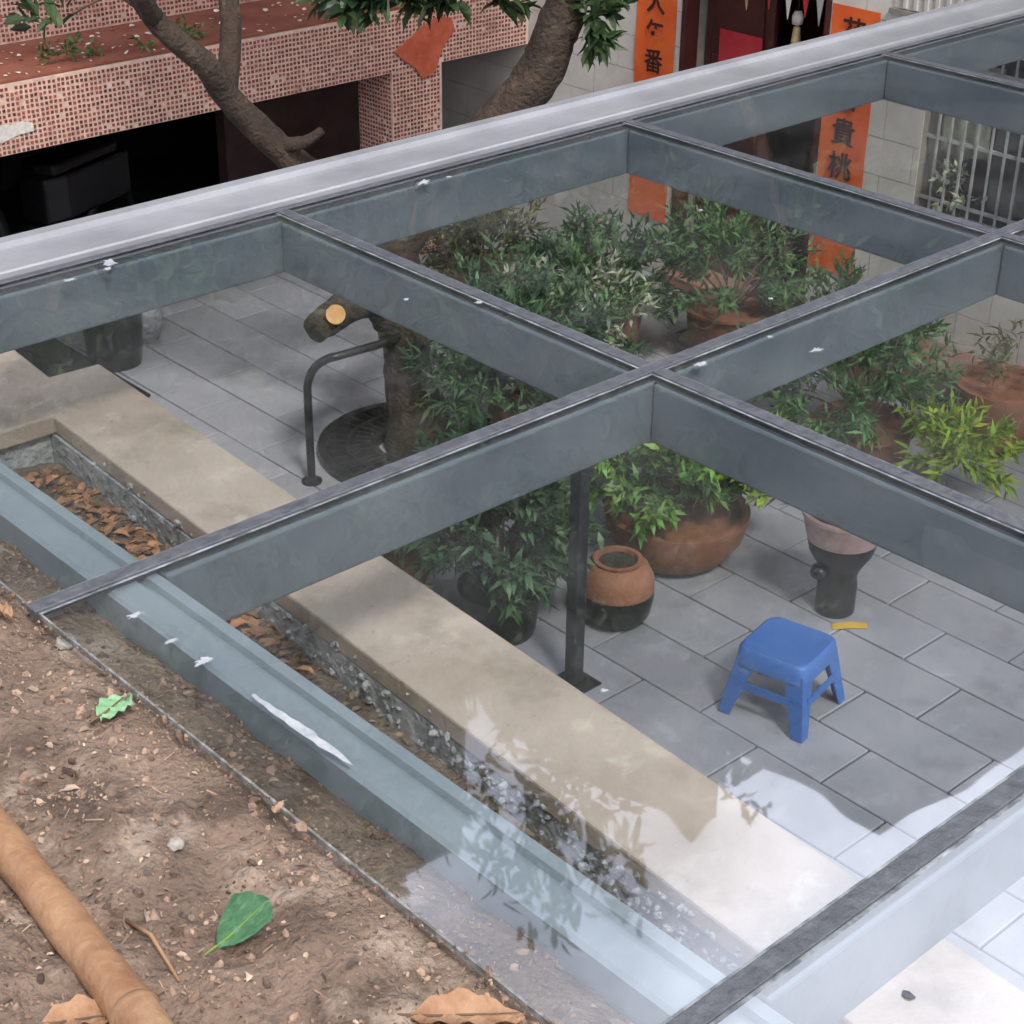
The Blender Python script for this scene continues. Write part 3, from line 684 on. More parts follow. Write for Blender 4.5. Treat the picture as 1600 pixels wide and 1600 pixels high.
def cloth(y0, y1, z0, z1, x, m_, label):
    nY, nZ = 14, 8; vs = []; 
    for side in (0, .006):
        for i in range(nZ + 1):
            for j in range(nY + 1):
                u, v = j / nY, i / nZ
                vs.append((x + side + .02 * math.sin(u * 17 + v * 2) * (1 - v * .6), y0 + (y1 - y0) * u + .02 * math.sin(v * 5), z0 + (z1 - z0) * v + .02 * math.sin(u * 7) * (1 - v)))
    w = nY + 1; o2 = (nZ + 1) * w; fs = []
    for i in range(nZ):
        for j in range(nY):
            a = i * w + j
            fs += [(a, a + w, a + w + 1, a + 1), (o2 + a, o2 + a + 1, o2 + a + w + 1, o2 + a + w)]
    for j in range(nY): fs += [(j, j + 1, o2 + j + 1, o2 + j), (nZ * w + j, o2 + nZ * w + j, o2 + nZ * w + j + 1, nZ * w + j + 1)]
    for i in range(nZ): fs += [(i * w, o2 + i * w, o2 + i * w + w, i * w + w), (i * w + nY, i * w + w + nY, o2 + i * w + w + nY, o2 + i * w + nY)]
    tag(MB().add(vs, fs).build('hanging_cloth', M[m_], smooth=True), label, 'cloth', 'washing behind the window bars')
cloth(2.62, 2.90, -1.30, -.80, WX + .12, 'leaf_pale', 'pale grey green cloth hanging at the door end of the barred window')
cloth(2.30, 2.60, -1.55, -.80, WX + .16, 'greencloth', 'dark green cloth hanging second from the door end behind the bars')
cloth(1.98, 2.30, -1.50, -.82, WX + .13, 'purple', 'purple cloth hanging in the middle of the barred window')
cloth(1.70, 1.98, -1.62, -.80, WX + .17, 'greencloth', 'dark cloth hanging right of the purple cloth behind bars')
cloth(1.42, 1.68, -1.45, -.82, WX + .14, 'pennant_w', 'whitish cloth hanging farthest from the door behind bars')
# red-brown step along the house foot
tag(MB().box((6.14, -.2, GZ + .001), (6.492, 3.1, GZ + .22)).build('wall_step', M['brownstep'], bevel=.012), 'red brown masonry step along the foot of the beige wall', 'step')

# paper couplets with brush characters
def text_mesh(ch, size):
    cu = bpy.data.curves.new('t', 'FONT'); cu.body = ch; cu.size = size; cu.align_x = 'CENTER'; cu.align_y = 'CENTER'; cu.extrude = .0008; cu.offset = size * .018; cu.resolution_u = 3
    ob = bpy.data.objects.new('t', cu); COL.objects.link(ob)
    dg = bpy.context.evaluated_depsgraph_get(); dg.update()
    me = bpy.data.meshes.new_from_object(ob.evaluated_get(dg)); bpy.data.objects.remove(ob); bpy.data.curves.remove(cu)
    return me
ROTW = Matrix(((0, 0, -1), (-1, 0, 0), (0, 1, 0))).to_4x4()     # local x -> -y, local y -> z, local z -> -x
def couplet(y0, y1, z0, z1, chars, zs, label, size):
    r = thing('paper_couplet', label, 'couplet', (WX, (y0 + y1) / 2, z0), 'paper couplets beside the door')
    yc = (y0 + y1) / 2
    nZ = 24; vs = []; fs = []
    for i in range(nZ + 1):
        z = (z1 - z0) * i / nZ; b_ = -.0105 - .0035 * (1 + math.sin(i * .9 + y0 * 3))
        for yy, xx in ((y1 - yc, b_), (y0 - yc, b_ - .002), (y1 - yc, b_ + .0025), (y0 - yc, b_ + .0005)): vs.append((xx, yy, z))
    for i in range(nZ):
        a = i * 4
        fs += [(a, a + 1, a + 5, a + 4), (a + 2, a + 6, a + 7, a + 3), (a, a + 4, a + 6, a + 2), (a + 1, a + 3, a + 7, a + 5)]
    fs += [(0, 2, 3, 1), (nZ * 4, nZ * 4 + 1, nZ * 4 + 3, nZ * 4 + 2)]
    MB().add(vs, fs).build('paper', M['couplet'], r)
    for ch, z in zip(chars, zs):
        me = text_mesh(ch, size); me.materials.clear(); me.materials.append(M['ink'])
        o = link('character', me, r); o.matrix_local = Matrix.Translation((-.0205, 0, z - z0)) @ ROTW
couplet(4.735, 5.055, -2.15, -.42, '人年番八', (-.84, -1.02, -1.19, -1.38), 'orange red paper couplet left of the doorway', .15)
couplet(3.30, 3.615, -2.10, -.62, '花富貴桃', (-.76, -1.10, -1.30, -1.49), 'orange red paper couplet between doorway and barred window', .16)
# red papers and pennants in the doorway
tag(MB().box((WX + .132, 4.20, -1.28), (WX + .138, 4.52, -.94)).build('red_paper_sheet', M['redpaper']), 'square red paper sheet pasted on the dark door leaf', 'paper')
for k, (y, m_, lab) in enumerate(((4.28, 'brass', 'yellowish'), (4.12, 'redpaper', 'red'), (3.98, 'pennant_w', 'whitish'), (3.86, 'redpaper', 'second red'), (3.76, 'pennant_w', 'right-hand whitish'))):
    tag(MB().add([(WX + .05, y + .055, -.462), (WX + .05, y - .055, -.462), (WX + .05, y - .012, -.78 + .03 * (k % 2)), (WX + .056, y + .055, -.462), (WX + .056, y - .055, -.462), (WX + .056, y - .012, -.78 + .03 * (k % 2))],
        [(0, 1, 2), (5, 4, 3), (0, 3, 4, 1), (1, 4, 5, 2), (2, 5, 3, 0)]).build('door_pennant', M[m_]), lab + ' pointed paper pennant hanging from the door head', 'pennant', 'pennants over the doorway')
lan = thing('hanging_tassel', 'slim dark tassel with pale rings hanging in the doorway', 'tassel', (WX + .12, 3.95, -.462))
MB().tube([(0, 0, 0), (0, 0, -.30)], .006, 6).build('cord', M['ink'], lan)
MB().lathe([(.005, -.36), (.03, -.35), (.034, -.31), (.02, -.28)], seg=12).build('bead', M['pennant_w'], lan, smooth=True)
MB().lathe([(.035, -.62), (.028, -.45), (.02, -.37), (.006, -.36)], seg=12).build('fringe', M['brass'], lan, smooth=True)

# ================================================================== tree
tree = thing('courtyard_tree', 'forked tree with sawn-off limb rising from a black grate beyond the glass', 'tree', (3.80, 3.90, GZ))
TO = np.array([3.80, 3.90, GZ])
def tl(pts): return [tuple(np.array(p) - TO) for p in pts]
def spline(pts, rads, n=5):
    out = []; ro = []
    P_ = [Vector(p) for p in pts]
    for i in range(len(P_) - 1):
        p0 = P_[max(i - 1, 0)]; p1 = P_[i]; p2 = P_[i + 1]; p3 = P_[min(i + 2, len(P_) - 1)]
        for k in range(n):
            t = k / n
            out.append(.5 * ((2 * p1) + (p2 - p0) * t + (2 * p0 - 5 * p1 + 4 * p2 - p3) * t * t + (3 * p1 - p0 - 3 * p2 + p3) * t ** 3)); ro.append(rads[i] * (1 - t) + rads[i + 1] * t)
    out.append(P_[-1]); ro.append(rads[-1]); return out, ro
tk = MB()
limbs = {
 'trunk': ([(3.82, 3.89, -2.56), (3.80, 3.90, -2.30), (3.765, 3.92, -2.0), (3.735, 3.95, -1.70), (3.71, 3.945, -1.36)], [.20, .145, .118, .115, .125]),
 'left': ([(3.71, 3.945, -1.42), (3.55, 4.04, -1.20), (3.349, 4.151, -1.01), (3.163, 4.219, -.80), (3.027, 4.25, -.63), (2.905, 4.205, -.47), (2.69, 4.23, -.25), (2.52, 4.2, .1), (2.45, 4.3, .7), (2.2, 4.5, 1.5)], [.115, .080, .068, .066, .060, .054, .046, .042, .036, .025]),
 'right': ([(3.71, 3.945, -1.42), (3.90, 3.82, -1.12), (4.124, 3.66, -.84), (4.252, 3.54, -.62), (4.301, 3.49, -.44), (4.35, 3.45, -.25), (4.36, 3.4, .2), (4.45, 3.5, .9), (4.5, 3.7, 1.9), (4.3, 3.9, 3.0)], [.115, .108, .105, .108, .102, .095, .085, .07, .055, .03]),
 'stub': ([(3.75, 3.95, -1.86), (3.66, 3.96, -1.70), (3.54, 3.92, -1.635), (3.36, 3.85, -1.60), (3.13, 3.80, -1.64)], [.11, .100, .088, .080, .066]),
 'l2': ([(3.027, 4.25, -.66), (3.16, 4.36, -.35), (3.2, 4.5, .1), (3.3, 4.6, .9), (3.25, 4.7, 1.8)], [.055, .045, .04, .033, .02]),
 'l3': ([(2.69, 4.23, -.25), (2.45, 4.0, .0), (2.1, 3.9, .5), (1.9, 3.9, 1.1)], [.045, .035, .025, .015]),
 'r2': ([(4.35, 3.45, -.25), (4.7, 3.2, .2), (5.1, 3.0, .8), (5.4, 2.9, 1.6)], [.06, .05, .035, .02]),
 'r3': ([(4.36, 3.4, .2), (4.1, 3.6, .7), (3.7, 3.8, 1.4), (3.4, 4.0, 2.3)], [.05, .04, .03, .02]),
 'knob': ([(3.25, 4.20, -.90), (3.30, 4.05, -.86), (3.35, 3.98, -.80)], [.040, .028, .018]),
}
for kx, (pts, rads) in limbs.items():
    p_, r_ = spline(tl(pts), rads, 6)
    tk.tube(p_, r_, 14, jitter=.06)
trunk = tk.build('trunk', M['bark'], tree, smooth=True)
trunk['label'] = 'rough brown trunk forking into two limbs'
# sawn face of a small side stub
st = MB().tube(tl([(3.28, 3.83, -1.60), (3.235, 3.775, -1.58), (3.19, 3.715, -1.555)]), [.05, .050, .047], 14).build('branch_stub', M['bark'], tree)
sf = MB().tube(tl([(3.1900, 3.7150, -1.5550), (3.1877, 3.7119, -1.5537)]), [.045, .045], 14).build('sawn_face', M['cutwood'], tree)
sf['label'] = 'orange sawn end of the cut limb'
# crown: leaves in clumps around limb ends (mostly above the picture, mirrored in the glass)
Pp, Dd = [], []
def clump(c, rad, ncl, per, spread):
    p, d_, _ = shrub_points(c, rad, ncl, per, spread, flat_bottom=False); Pp.append(p); Dd.append(d_)
clump((2.3, 4.3, 1.5), (1.3, 1.2, .9), 46, 36, .16)
clump((3.3, 4.7, 2.1), (1.3, 1.2, 1.0), 50, 36, .16)
clump((4.4, 3.8, 2.7), (1.4, 1.3, 1.1), 60, 36, .16)
clump((4.3, 3.4, 3.7), (1.5, 1.3, 1.2), 80, 40, .16)
clump((3.3, 4.2, 4.3), (1.3, 1.2, 1.2), 60, 40, .16)
clump((5.3, 3.0, 1.7), (.9, .9, .7), 32, 36, .15)
clump((3.6, 4.0, 1.3), (1.4, 1.2, .6), 40, 30, .16)
# hanging sprays that reach into view at the top edge
clump((3.56, 3.74, -.13), (.26, .22, .10), 16, 26, .06)
clump((3.84, 3.66, -.20), (.14, .12, .07), 7, 22, .05)
clump((4.34, 3.27, -.30), (.07, .07, .10), 6, 18, .04)
clump((4.20, 3.72, -.24), (.06, .06, .16), 4, 18, .05)
clump((2.42, 4.48, -.24), (.22, .2, .08), 4, 10, .07)
P = np.concatenate(Pp) - TO; Dv = np.concatenate(Dd)
cr = leaf_cloud('crown', M['leaf_tree'], P, Dv, .12, .045, tree, simple=False)
for (a, b_) in (((3.2, 4.5, .4), (3.60, 3.74, -.18)), ((3.7, 3.8, 1.4), (3.80, 3.68, -.24)), ((4.35, 3.45, -.15), (4.34, 3.28, -.30)), ((2.69, 4.23, -.25), (2.44, 4.46, -.24))):
    a = np.array(a); b_ = np.array(b_); mid = (a + b_) / 2 + np.array([.05, .05, .08])
    MB().tube(tl([a, mid, b_]), [.014, .009, .004], 6).build('twig', M['twig'], tree)
# black iron grate around the trunk foot
gr = thing('tree_grate', 'round black iron grate around the foot of the tree', 'tree grate', (3.78, 3.87, GZ + .003))
for r0, r1 in ((.20, .235), (.34, .36), (.455, .50)):
    MB().lathe([(r0, .02), (r0, .055), (r1, .055), (r1, .02)], seg=40).v
    rb = MB(); seg = 44
    for rr, zz in ((r0, .0), (r0, .05), (r1, .05), (r1, .0)):
        for k in range(seg): a = 2 * math.pi * k / seg; rb.v.append((rr * math.cos(a), rr * math.sin(a), zz))
    for i in range(4):
        for k in range(seg):
            k2 = (k + 1) % seg; i2 = (i + 1) % 4
            rb.f.append((i * seg + k, i * seg + k2, i2 * seg + k2, i2 * seg + k)); rb.mi.append(0)
    rb.build('grate_ring', M['blackmetal'], gr)
bar = None
for k in range(40):
    a = 2 * math.pi * k / 40
    if bar is None:
        o = MB().box((.236, -.009, .008), (.454, .009, .047)).build('grate_bar', M['blackmetal'], gr); bar = o.data
    else: o = link('grate_bar', bar, gr)
    o.rotation_euler = (0, 0, a)
# black bent tube rail beside the tree
rail = thing('bent_rail', 'shiny black bent tube rail arching beside the tree trunk', 'rail', (3.18, 3.95, GZ))
path = [(0, 0, 0), (0, 0, .44), (.005, -.003, .53), (.03, -.02, .60), (.08, -.055, .645), (.15, -.09, .66), (.45, -.10, .66), (.60, .05, .645), (.64, .12, .60), (.65, .15, .52), (.65, .15, 0)]
p_, r_ = spline(path, [.020] * len(path), 5)
MB().tube(p_, r_, 12).build('tube', M['blackmetal'], rail, smooth=True)
for q in ((0, 0), (.65, .15)): MB().lathe([(.05, 0), (.05, .012), (.022, .02), (.021, .03)], (q[0], q[1], .001), 16).build('foot_flange', M['blackmetal'], rail)

# ================================================================== potted plants and shrubs
def pot(parent, prof, m_, c=(0, 0, 0), soil_r=None, soil_z=None, name='pot'):
    o = MB().lathe(prof, c, 36).build(name, M[m_], parent, smooth=True); smooth_auto(o, 40)
    if soil_r: MB().lathe([(soil_r, soil_z - .01), (soil_r, soil_z)], c, 24).build('potting_soil', M['earth'], parent)
    return o
def stems(parent, cl, base, r=.008, n=14):
    mb = MB(); idx = list(range(len(cl))); rng.shuffle(idx)
    for i in idx[:n]:
        e = Vector(cl[i]); b_ = Vector(base) + Vector((rng.uniform(-.03, .03), rng.uniform(-.03, .03), 0)); md = (b_ + e) / 2 + Vector((rng.uniform(-.05, .05), rng.uniform(-.05, .05), .05))
        p_, r_ = spline([b_, md, e], [r, r * .7, r * .3], 3); mb.tube(p_, r_, 5)
    return mb.build('stems', M['twig'], parent)
def shrub(name, label, loc, crown_c, rad, ncl, per, spread, leaf, wid, m_, potspec=None, cat='shrub', second=None, hollow=.35):
    r = thing(name, label, cat, loc)
    base_z = .02
    if potspec:
        prof, pm, sr, sz = potspec; pot(r, prof, pm, soil_r=sr, soil_z=sz); base_z = sz
    p, d_, cl = shrub_points(crown_c, rad, ncl, per, spread, hollow)
    stems(r, cl, (0, 0, base_z), n=min(18, ncl))
    leaf_cloud('foliage', M[m_], p, d_, leaf, wid, r)
    if second:
        c2, rad2, ncl2, m2 = second
        p, d_, cl = shrub_points(c2, rad2, ncl2, per, spread, hollow)
        leaf_cloud('new_growth', M[m2], p, d_, leaf, wid * 1.2, r)
    return r
bowl = lambda R0, H: [(R0 * .55, 0), (R0 * .72, H * .15), (R0 * .95, H * .55), (R0, H * .85), (R0 * 1.02, H * .93), (R0 * 1.02, H), (R0 * .90, H), (R0 * .88, H * .9)]
cyl = lambda R0, H: [(R0 * .82, 0), (R0 * .86, H * .1), (R0, H * .94), (R0 * 1.08, H * .95), (R0 * 1.08, H), (R0 * .95, H), (R0 * .93, H * .93)]
jar = lambda R0, H: [(R0 * .6, 0), (R0 * .85, H * .2), (R0, H * .5), (R0 * .9, H * .8), (R0 * .72, H * .93), (R0 * .80, H), (R0 * .64, H), (R0 * .6, H * .92)]

# dense feathery shrubs in front of the door, seen through the second pane
shrub('feathery_shrub', 'dull olive brown feathery shrub nearest the tiled column', (5.20, 5.05, GZ), (0, 0, .46), (.40, .40, .28), 40, 52, .065, .08, .019, 'leaf_olive', (cyl(.22, .32), 'brownpot', .20, .29))
shrub('feathery_shrub', 'deep green feathery shrub in the middle before the red door', (5.35, 4.15, GZ), (0, 0, .50), (.48, .44, .34), 46, 54, .065, .08, .020, 'leaf_dark', (cyl(.24, .34), 'brownpot', .22, .31))
shrub('feathery_shrub', 'mid green feathery shrub by the right couplet foot', (5.80, 3.60, GZ), (0, 0, .52), (.50, .44, .34), 44, 54, .065, .08, .019, 'leaf_mid', (cyl(.24, .34), 'brownpot', .22, .31))
shrub('feathery_shrub', 'low dark green shrub with pale tips behind the beam crossing', (4.85, 3.95, GZ), (0, 0, .42), (.40, .40, .30), 60, 56, .06, .075, .018, 'leaf_mid', (cyl(.18, .22), 'potblack', .165, .20), second=((.05, -.1, .48), (.36, .34, .2), 10, 'leaf_pale'))
# leafy shrub right of the trunk
shrub('needle_shrub', 'dark needle-leaved shrub growing close right of the tree trunk', (4.16, 3.46, GZ), (-.12, -.06, .62), (.46, .44, .40), 100, 60, .065, .09, .019, 'leaf_dark', (cyl(.2, .28), 'brownpot', .185, .25), second=((0, 0, .6), (.44, .44, .36), 12, 'leaf_pale'))
shrub('grassy_plant', 'small bright green plant low beside the tree grate', (3.92, 3.12, GZ), (0, 0, .42), (.24, .22, .18), 16, 40, .05, .07, .014, 'leaf_mid', (cyl(.12, .18), 'brownpot', .11, .16), cat='plant')
# right pane: pine-like shrub with lime tips
shrub('needle_shrub', 'green pine-like shrub with lime yellow new shoots near the brown step', (5.30, 2.28, GZ), (-.05, .12, .50), (.48, .48, .42), 72, 56, .065, .09, .018, 'leaf_mid', (cyl(.24, .26), 'brownpot', .22, .23), second=((.02, -.52, .30), (.20, .2, .14), 18, 'leaf_lime'))
# bright plant in the wide terracotta bowl
shrub('bowl_plant', 'bright green leafy plant in a wide terracotta bowl below the beam crossing', (3.98, 2.30, GZ), (-.04, .06, .48), (.42, .38, .25), 90, 60, .055, .075, .024, 'leaf_bright', (bowl(.32, .25), 'terracotta', .28, .22), cat='potted plant', second=((.22, -.30, .50), (.14, .12, .10), 22, 'leaf_lime'))
# round jar with dark foot
jr = thing('clay_jar', 'round terracotta jar with a blackened lower half in front of the bowl', 'jar', (3.40, 2.10, GZ))
pot(jr, [(.10, 0), (.145, .05), (.16, .13), (.158, .16)], 'potblack', name='lower_half')
pot(jr, [(.159, .161), (.155, .22), (.13, .27), (.10, .285), (.105, .30), (.085, .30), (.08, .28)], 'terracotta', name='upper_half', soil_r=.079, soil_z=.285)
# dark shrub behind the wall and its post
shrub('dark_shrub', 'very dark dense shrub beside the black post behind the wall cap', (2.98, 2.36, GZ), (-.02, .05, .50), (.32, .32, .40), 90, 56, .055, .08, .026, 'leaf_dark', (cyl(.17, .22), 'potblack', .155, .2))
bj = thing('brown_jar', 'red brown clay jar in shade behind the wall cap, left of the dark shrub', 'jar', (2.70, 2.86, GZ))
pot(bj, jar(.24, .36), 'brownpot', soil_r=.14, soil_z=.32)
shrub('dark_shrub', 'low reddish dark plant between brown jar and retaining wall', (2.52, 2.72, GZ), (0, 0, .36), (.24, .24, .2), 18, 34, .06, .07, .018, 'leaf_olive', (cyl(.14, .2), 'brownpot', .13, .18))
post = thing('black_post', 'slim black steel post with a foot plate beside the dark shrub', 'post', (2.93, 1.87, GZ))
MB().box((-.028, -.028, .012), (.028, .028, .98)).build('shaft', M['blackmetal'], post, bevel=.006)
MB().box((-.08, -.08, .001), (.08, .08, .011)).build('foot_plate', M['blackmetal'], post, bevel=.003)
MB().lathe([(.05, .981), (.055, 1.0), (.05, 1.06), (.01, 1.075)], seg=20).build('post_cap', M['blackmetal'], post, smooth=True)
# black goblet planter with pink bowl rim
gp = thing('goblet_planter', 'black goblet-shaped planter with a pinkish flared bowl and spindly plant', 'planter', (4.16, 1.53, GZ))
pot(gp, [(.075, 0), (.085, .01), (.085, .14), (.078, .19), (.10, .24), (.135, .30), (.15, .36)], 'potblack', name='stem_and_body')
pot(gp, [(.1505, .361), (.165, .42), (.175, .47), (.182, .475), (.182, .49), (.16, .49), (.155, .46)], 'potrim', name='rim', soil_r=.154, soil_z=.465)
p, d_, cl = shrub_points((-.02, .06, .55), (.24, .16, .07), 14, 16, .05)
stems(gp, cl, (0, 0, .465), .004, 12); leaf_cloud('foliage', M['leaf_olive'], p, d_, .07, .012, gp)
kn = MB(); kn.lathe([(.03, .20), (.04, .22), (.03, .25)], (-.11, .02, 0), 12); kn.build('side_handle', M['potblack'], gp, smooth=True)
# dark tall pot far left with its small neighbour
lp = thing('tall_black_pot', 'tall black pot with a dark drooping plant beside the dark shade sheet', 'potted plant', (3.22, 5.82, GZ))
pot(lp, cyl(.175, .44), 'potblack', soil_r=.16, soil_z=.40)
p, d_, cl = shrub_points((0, 0, .52), (.26, .26, .14), 22, 22, .06); stems(lp, cl, (0, 0, .4), .005, 10); leaf_cloud('foliage', M['greencloth'], p, d_, .10, .022, lp)
sp = thing('small_grey_pot', 'small grey glazed pot tucked behind the tall black pot', 'potted plant', (3.52, 5.98, GZ))
pot(sp, jar(.10, .30), 'concrete', soil_r=.06, soil_z=.27)
p, d_, cl = shrub_points((0, 0, .36), (.12, .12, .07), 7, 16, .04); leaf_cloud('foliage', M['leaf_dark'], p, d_, .08, .018, sp)
# pots near the step at right
rp_ = thing('round_brown_pot', 'round reddish brown pot standing on the step at the right edge', 'pot', (6.02, 1.98, GZ))
pot(rp_, bowl(.24, .36), 'terracotta', soil_r=.2, soil_z=.32)
p, d_, cl = shrub_points((0, 0, .46), (.2, .2, .1), 10, 20, .05); leaf_cloud('foliage', M['leaf_olive'], p, d_, .08, .016, rp_)

# dark sheet that paints the shade on the paving
tag(MB().box((2.25, 5.30, GZ + .004), (3.12, 6.70, GZ + .016)).build('shade_sheet', M['mat'], bevel=.003), 'dark sheet painting shade on the paving behind the tan wall corner', 'mat')  # stands in for shade on the court floor, no real mat
# yellow card
yc = MB().add([(-.075, -.02, 0), (.0, -.024, .006), (.075, -.02, 0), (.078, .02, .001), (0, .024, .008), (-.075, .022, 0)] + [(-.075, -.02, .002), (.0, -.024, .008), (.075, -.02, .002), (.078, .02, .003), (0, .024, .010), (-.075, .022, .002)],
     [(0, 5, 4, 1), (1, 4, 3, 2), (6, 7, 10, 11), (7, 8, 9, 10), (0, 1, 7, 6), (1, 2, 8, 7), (2, 3, 9, 8), (3, 4, 10, 9), (4, 5, 11, 10), (5, 0, 6, 11)]).build('yellow_card', M['yellow'])
yc.location = (4.10, 1.40, GZ + .002); yc.rotation_euler = (0, 0, R_(-38)); tag(yc, 'small yellow card lying on the paving by the blue stool', 'card')

# ------------------------------------------------------------------ blue plastic stool
stool = thing('plastic_stool', 'low blue plastic stool standing on the grey paving', 'stool', (3.44, 1.22, GZ))
sH, sT, sB = .30, .150, .185
def rsq(h, r, n=5):
    out = []
    for cx, cy, a0 in ((h - r, h - r, 0), (-h + r, h - r, 90), (-h + r, -h + r, 180), (h - r, -h + r, 270)):
        for k in range(n): a = R_(a0 + 90 * k / (n - 1)); out.append((cx + r * math.cos(a), cy + r * math.sin(a)))
    return out
top = MB(); loops = [(rsq(sT + .006, .05), sH - .075), (rsq(sT, .05), sH - .012), (rsq(sT - .012, .045), sH), (rsq(sT - .03, .035), sH - .003), (rsq(.035, .03), sH - .005)]
nn = len(loops[0][0])
for lp_, z in loops: top.v += [(x, y, z) for x, y in lp_]
for i in range(len(loops) - 1):
    for k in range(nn): top.f.append((i * nn + k, i * nn + (k + 1) % nn, (i + 1) * nn + (k + 1) % nn, (i + 1) * nn + k)); top.mi.append(0)
top.f.append(tuple((len(loops) - 1) * nn + k for k in range(nn))); top.mi.append(0)
smooth_auto(top.build('seat', M['blue'], stool), 50)
for sx, sy in ((1, 1), (-1, 1), (-1, -1), (1, -1)):
    lg = MB()
    a, b_ = sT - .008, sB
    w0, w1 = .085, .050
    def L(h, w, z): return [(sx * h, sy * h, z), (sx * (h - w), sy * h, z), (sx * (h - w), sy * (h - .010), z), (sx * (h - .010), sy * (h - .010), z), (sx * (h - .010), sy * (h - w), z), (sx * h, sy * (h - w), z)]
    lo, hi = L(b_, w1, .001), L(a, w0, sH - .04)
    lg.add(lo + hi, [tuple(range(6)), tuple(reversed(range(6, 12)))] + [(i, 6 + i, 6 + (i + 1) % 6, (i + 1) % 6) for i in range(6)])
    lg.build('leg', M['blue'], stool, bevel=.003, bseg=1)
for k in range(4):
    h = sT + .018
    o = MB().box((-h + .045, h - .012, .125), (h - .045, h - .004, .160)).build('stretcher', M['blue'], stool); o.rotation_euler = (0, 0, k * math.pi / 2)
stool.rotation_euler = (0, 0, R_(12))

# ================================================================== things on the soil
# bamboo pole
pole = thing('bamboo_pole', 'tan bamboo pole lying across the bare earth', 'pole', (-.5, -.7, 0))
pp = [(-.425, .35, .0), (-.445, -.05, .02), (-.485, -.55, .045), (-.53, -1.0, .06), (-.57, -1.5, .07)]
pp = [(x, y, soil_h(x, y) + .024) for x, y, z in pp]
p_, r_ = spline([tuple(np.array(p) - np.array([-.5, -.7, 0])) for p in pp], [.0245, .025, .026, .0265, .027], 8)
rr = [r * (1 + .05 * math.sin(i * 2.1) + rng.uniform(-.02, .02)) for i, r in enumerate(r_)]
MB().tube(p_, rr, 18).build('culm', M['bamboo'], pole, smooth=True)
for i in (4, 13, 22, 29):
    c0 = p_[i]; dn = (p_[i + 1] - p_[i - 1]).normalized()
    MB().tube([c0 - dn * .006, c0 - dn * .002, c0 + dn * .002, c0 + dn * .006], [rr[i] * .99, rr[i] * 1.07, rr[i] * 1.07, rr[i] * .99], 18).build('culm_node', M['node'], pole, smooth=True)

def big_leaf(name, label, x, y, L_, W_, rot, m_, curl=.25, tilt=(0, 0), lift=.012):
    nu, nv = 12, 6; vs = []
    for sgn in (0, 1):
        for i in range(nu + 1):
            u = i / nu; w = W_ * math.sin(math.pi * min(1, u * .96 + .03)) ** .75 * (1 - .25 * u)
            for j in range(-nv, nv + 1):
                v = j / nv
                xx = (u - .5) * L_; yy = v * w * .5 * (1 + .06 * math.sin(u * 14 + v))
                zz = curl * abs(v) ** 1.5 * w * .6 + .08 * L_ * math.sin(u * 5) * .4 + .004 * math.sin(u * 23 + v * 4) + (.0012 if sgn else 0)
                vs.append((xx, yy, zz))
    w = 2 * nv + 1; o2 = (nu + 1) * w; fs = []
    for i in range(nu):
        for j in range(w - 1):
            a = i * w + j; fs += [(a, a + 1, a + w + 1, a + w), (o2 + a, o2 + a + w, o2 + a + w + 1, o2 + a + 1)]
    r = thing(name, label, 'leaf', (x, y, soil_h(x, y) + lift))
    MB().add(vs, fs).build('blade', M[m_], r, smooth=True)
    MB().tube([(-.5 * L_ - .02, .004, .004), (-.3 * L_, 0, .004), (.45 * L_, 0, .006)], [.0014, .0018, .0006], 6).build('midrib', M['twig' if m_ != 'gleaf' else 'leaf_bright'], r)
    r.rotation_euler = (tilt[0], tilt[1], rot); return r
big_leaf('green_leaf', 'flat pale green leaf on the earth near the glass edge', -.195, -.30, .070, .052, R_(20), 'gleaf_pale', .15)
big_leaf('green_leaf', 'curled darker green leaf on the earth nearest the camera', -.325, -.81, .088, .060, R_(10), 'gleaf', 1.3, (.5, -.15), .018)
big_leaf('tan_leaf', 'tan dry leaf at the bottom edge beside the bamboo pole', -.56, -.85, .10, .05, R_(-30), 'tanleaf', .5)
big_leaf('tan_leaf', 'rust coloured dry leaf tip at the bottom edge under the glass rim', -.215, -1.095, .13, .06, R_(-40), 'tanleaf', .4)
big_leaf('tan_leaf', 'small pale dry leaf at the upper left on the earth', -.20, .03, .05, .03, R_(100), 'tanleaf', .7)
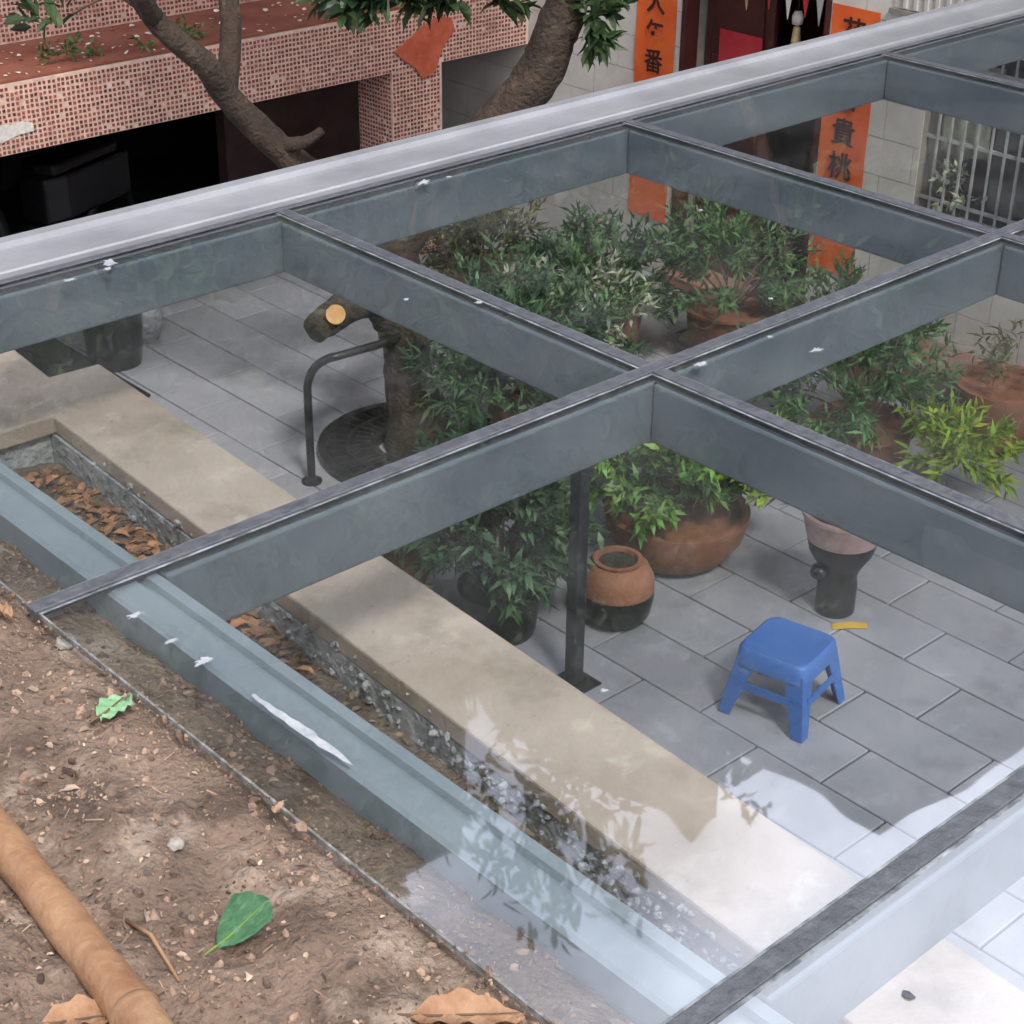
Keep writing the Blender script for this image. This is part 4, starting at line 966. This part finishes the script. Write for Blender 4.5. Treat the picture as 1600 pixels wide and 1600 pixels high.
tw_ = tag(MB().tube([(-.43, -.715, soil_h(-.43, -.715) + .006), (-.428, -.77, soil_h(-.43, -.77) + .012), (-.436, -.84, soil_h(-.436, -.84) + .006)], [.0035, .003, .002], 7).build('fallen_twig', M['node'], smooth=True), 'thin dark twig lying between bamboo pole and curled leaf', 'twig')
for k, (x, y, r, lab) in enumerate(((-.148, -.075, .017, 'rounded whitish pebble where the black joint ends'), (-.30, -.62, .011, 'small pale pebble in the middle of the bare earth'), (-.165, .13, .012, 'pale chip of stone at the left edge of the earth'))):
    bm = bmesh.new(); bmesh.ops.create_icosphere(bm, subdivisions=3, radius=r)
    for v in bm.verts: v.co *= 1 + .28 * mnoise.noise(v.co * (2.2 / r) + Vector((k * 7, 0, 0))); v.co.z *= .6
    me = bpy.data.meshes.new('pebble'); bm.to_mesh(me); bm.free(); me.materials.append(M['stone'])
    me.polygons.foreach_set('use_smooth', [True] * len(me.polygons))
    o = link('pebble', me); o.location = (x, y, soil_h(x, y) + r * .4); tag(o, lab, 'pebble', 'pale pebbles on the earth')

MB().prism([(.172, -1.412), (.178, -1.409), (.182, -1.416), (.180, -1.426), (.173, -1.424), (.170, -1.418)], .0006, .0022).build('dirt_spot', M['seal'], canopy)
for k, (x, y, lab) in enumerate(((3.30, 6.16, 'low green weed growing on the red clay ledge, left one'), (3.92, 6.12, 'low green weed on the red clay ledge beside the left limb'))):
    w = thing('ledge_weed', lab, 'weed', (x, y, BZ1 + .023), 'weeds on the clay ledge')
    p, d_, cl_ = shrub_points((0, 0, .04), (.22, .08, .05), 10, 12, .03)
    leaf_cloud('foliage', M['leaf_mid'], p, d_, .055, .018, w)

for k, (y, z, m_, lab) in enumerate(((2.78, -1.52, 'leaf_pale', 'pale leafy plant on the window sill at the door end'), (2.10, -1.60, 'leaf_dark', 'dark leafy plant on the window sill below the purple cloth'), (1.72, -1.58, 'leaf_pale', 'pale leafy plant on the window sill right of the purple cloth'))):
    w = thing('sill_plant', lab, 'plant', (WX + .09, y, WZ0 + .003), 'plants on the barred window sill')
    pot(w, cyl(.05, .08), 'potblack', soil_r=.045, soil_z=.07)
    p, d_, cl_ = shrub_points((0, 0, .20), (.05, .13, .15), 14, 18, .04)
    leaf_cloud('foliage', M[m_], p, d_, .06, .022, w)
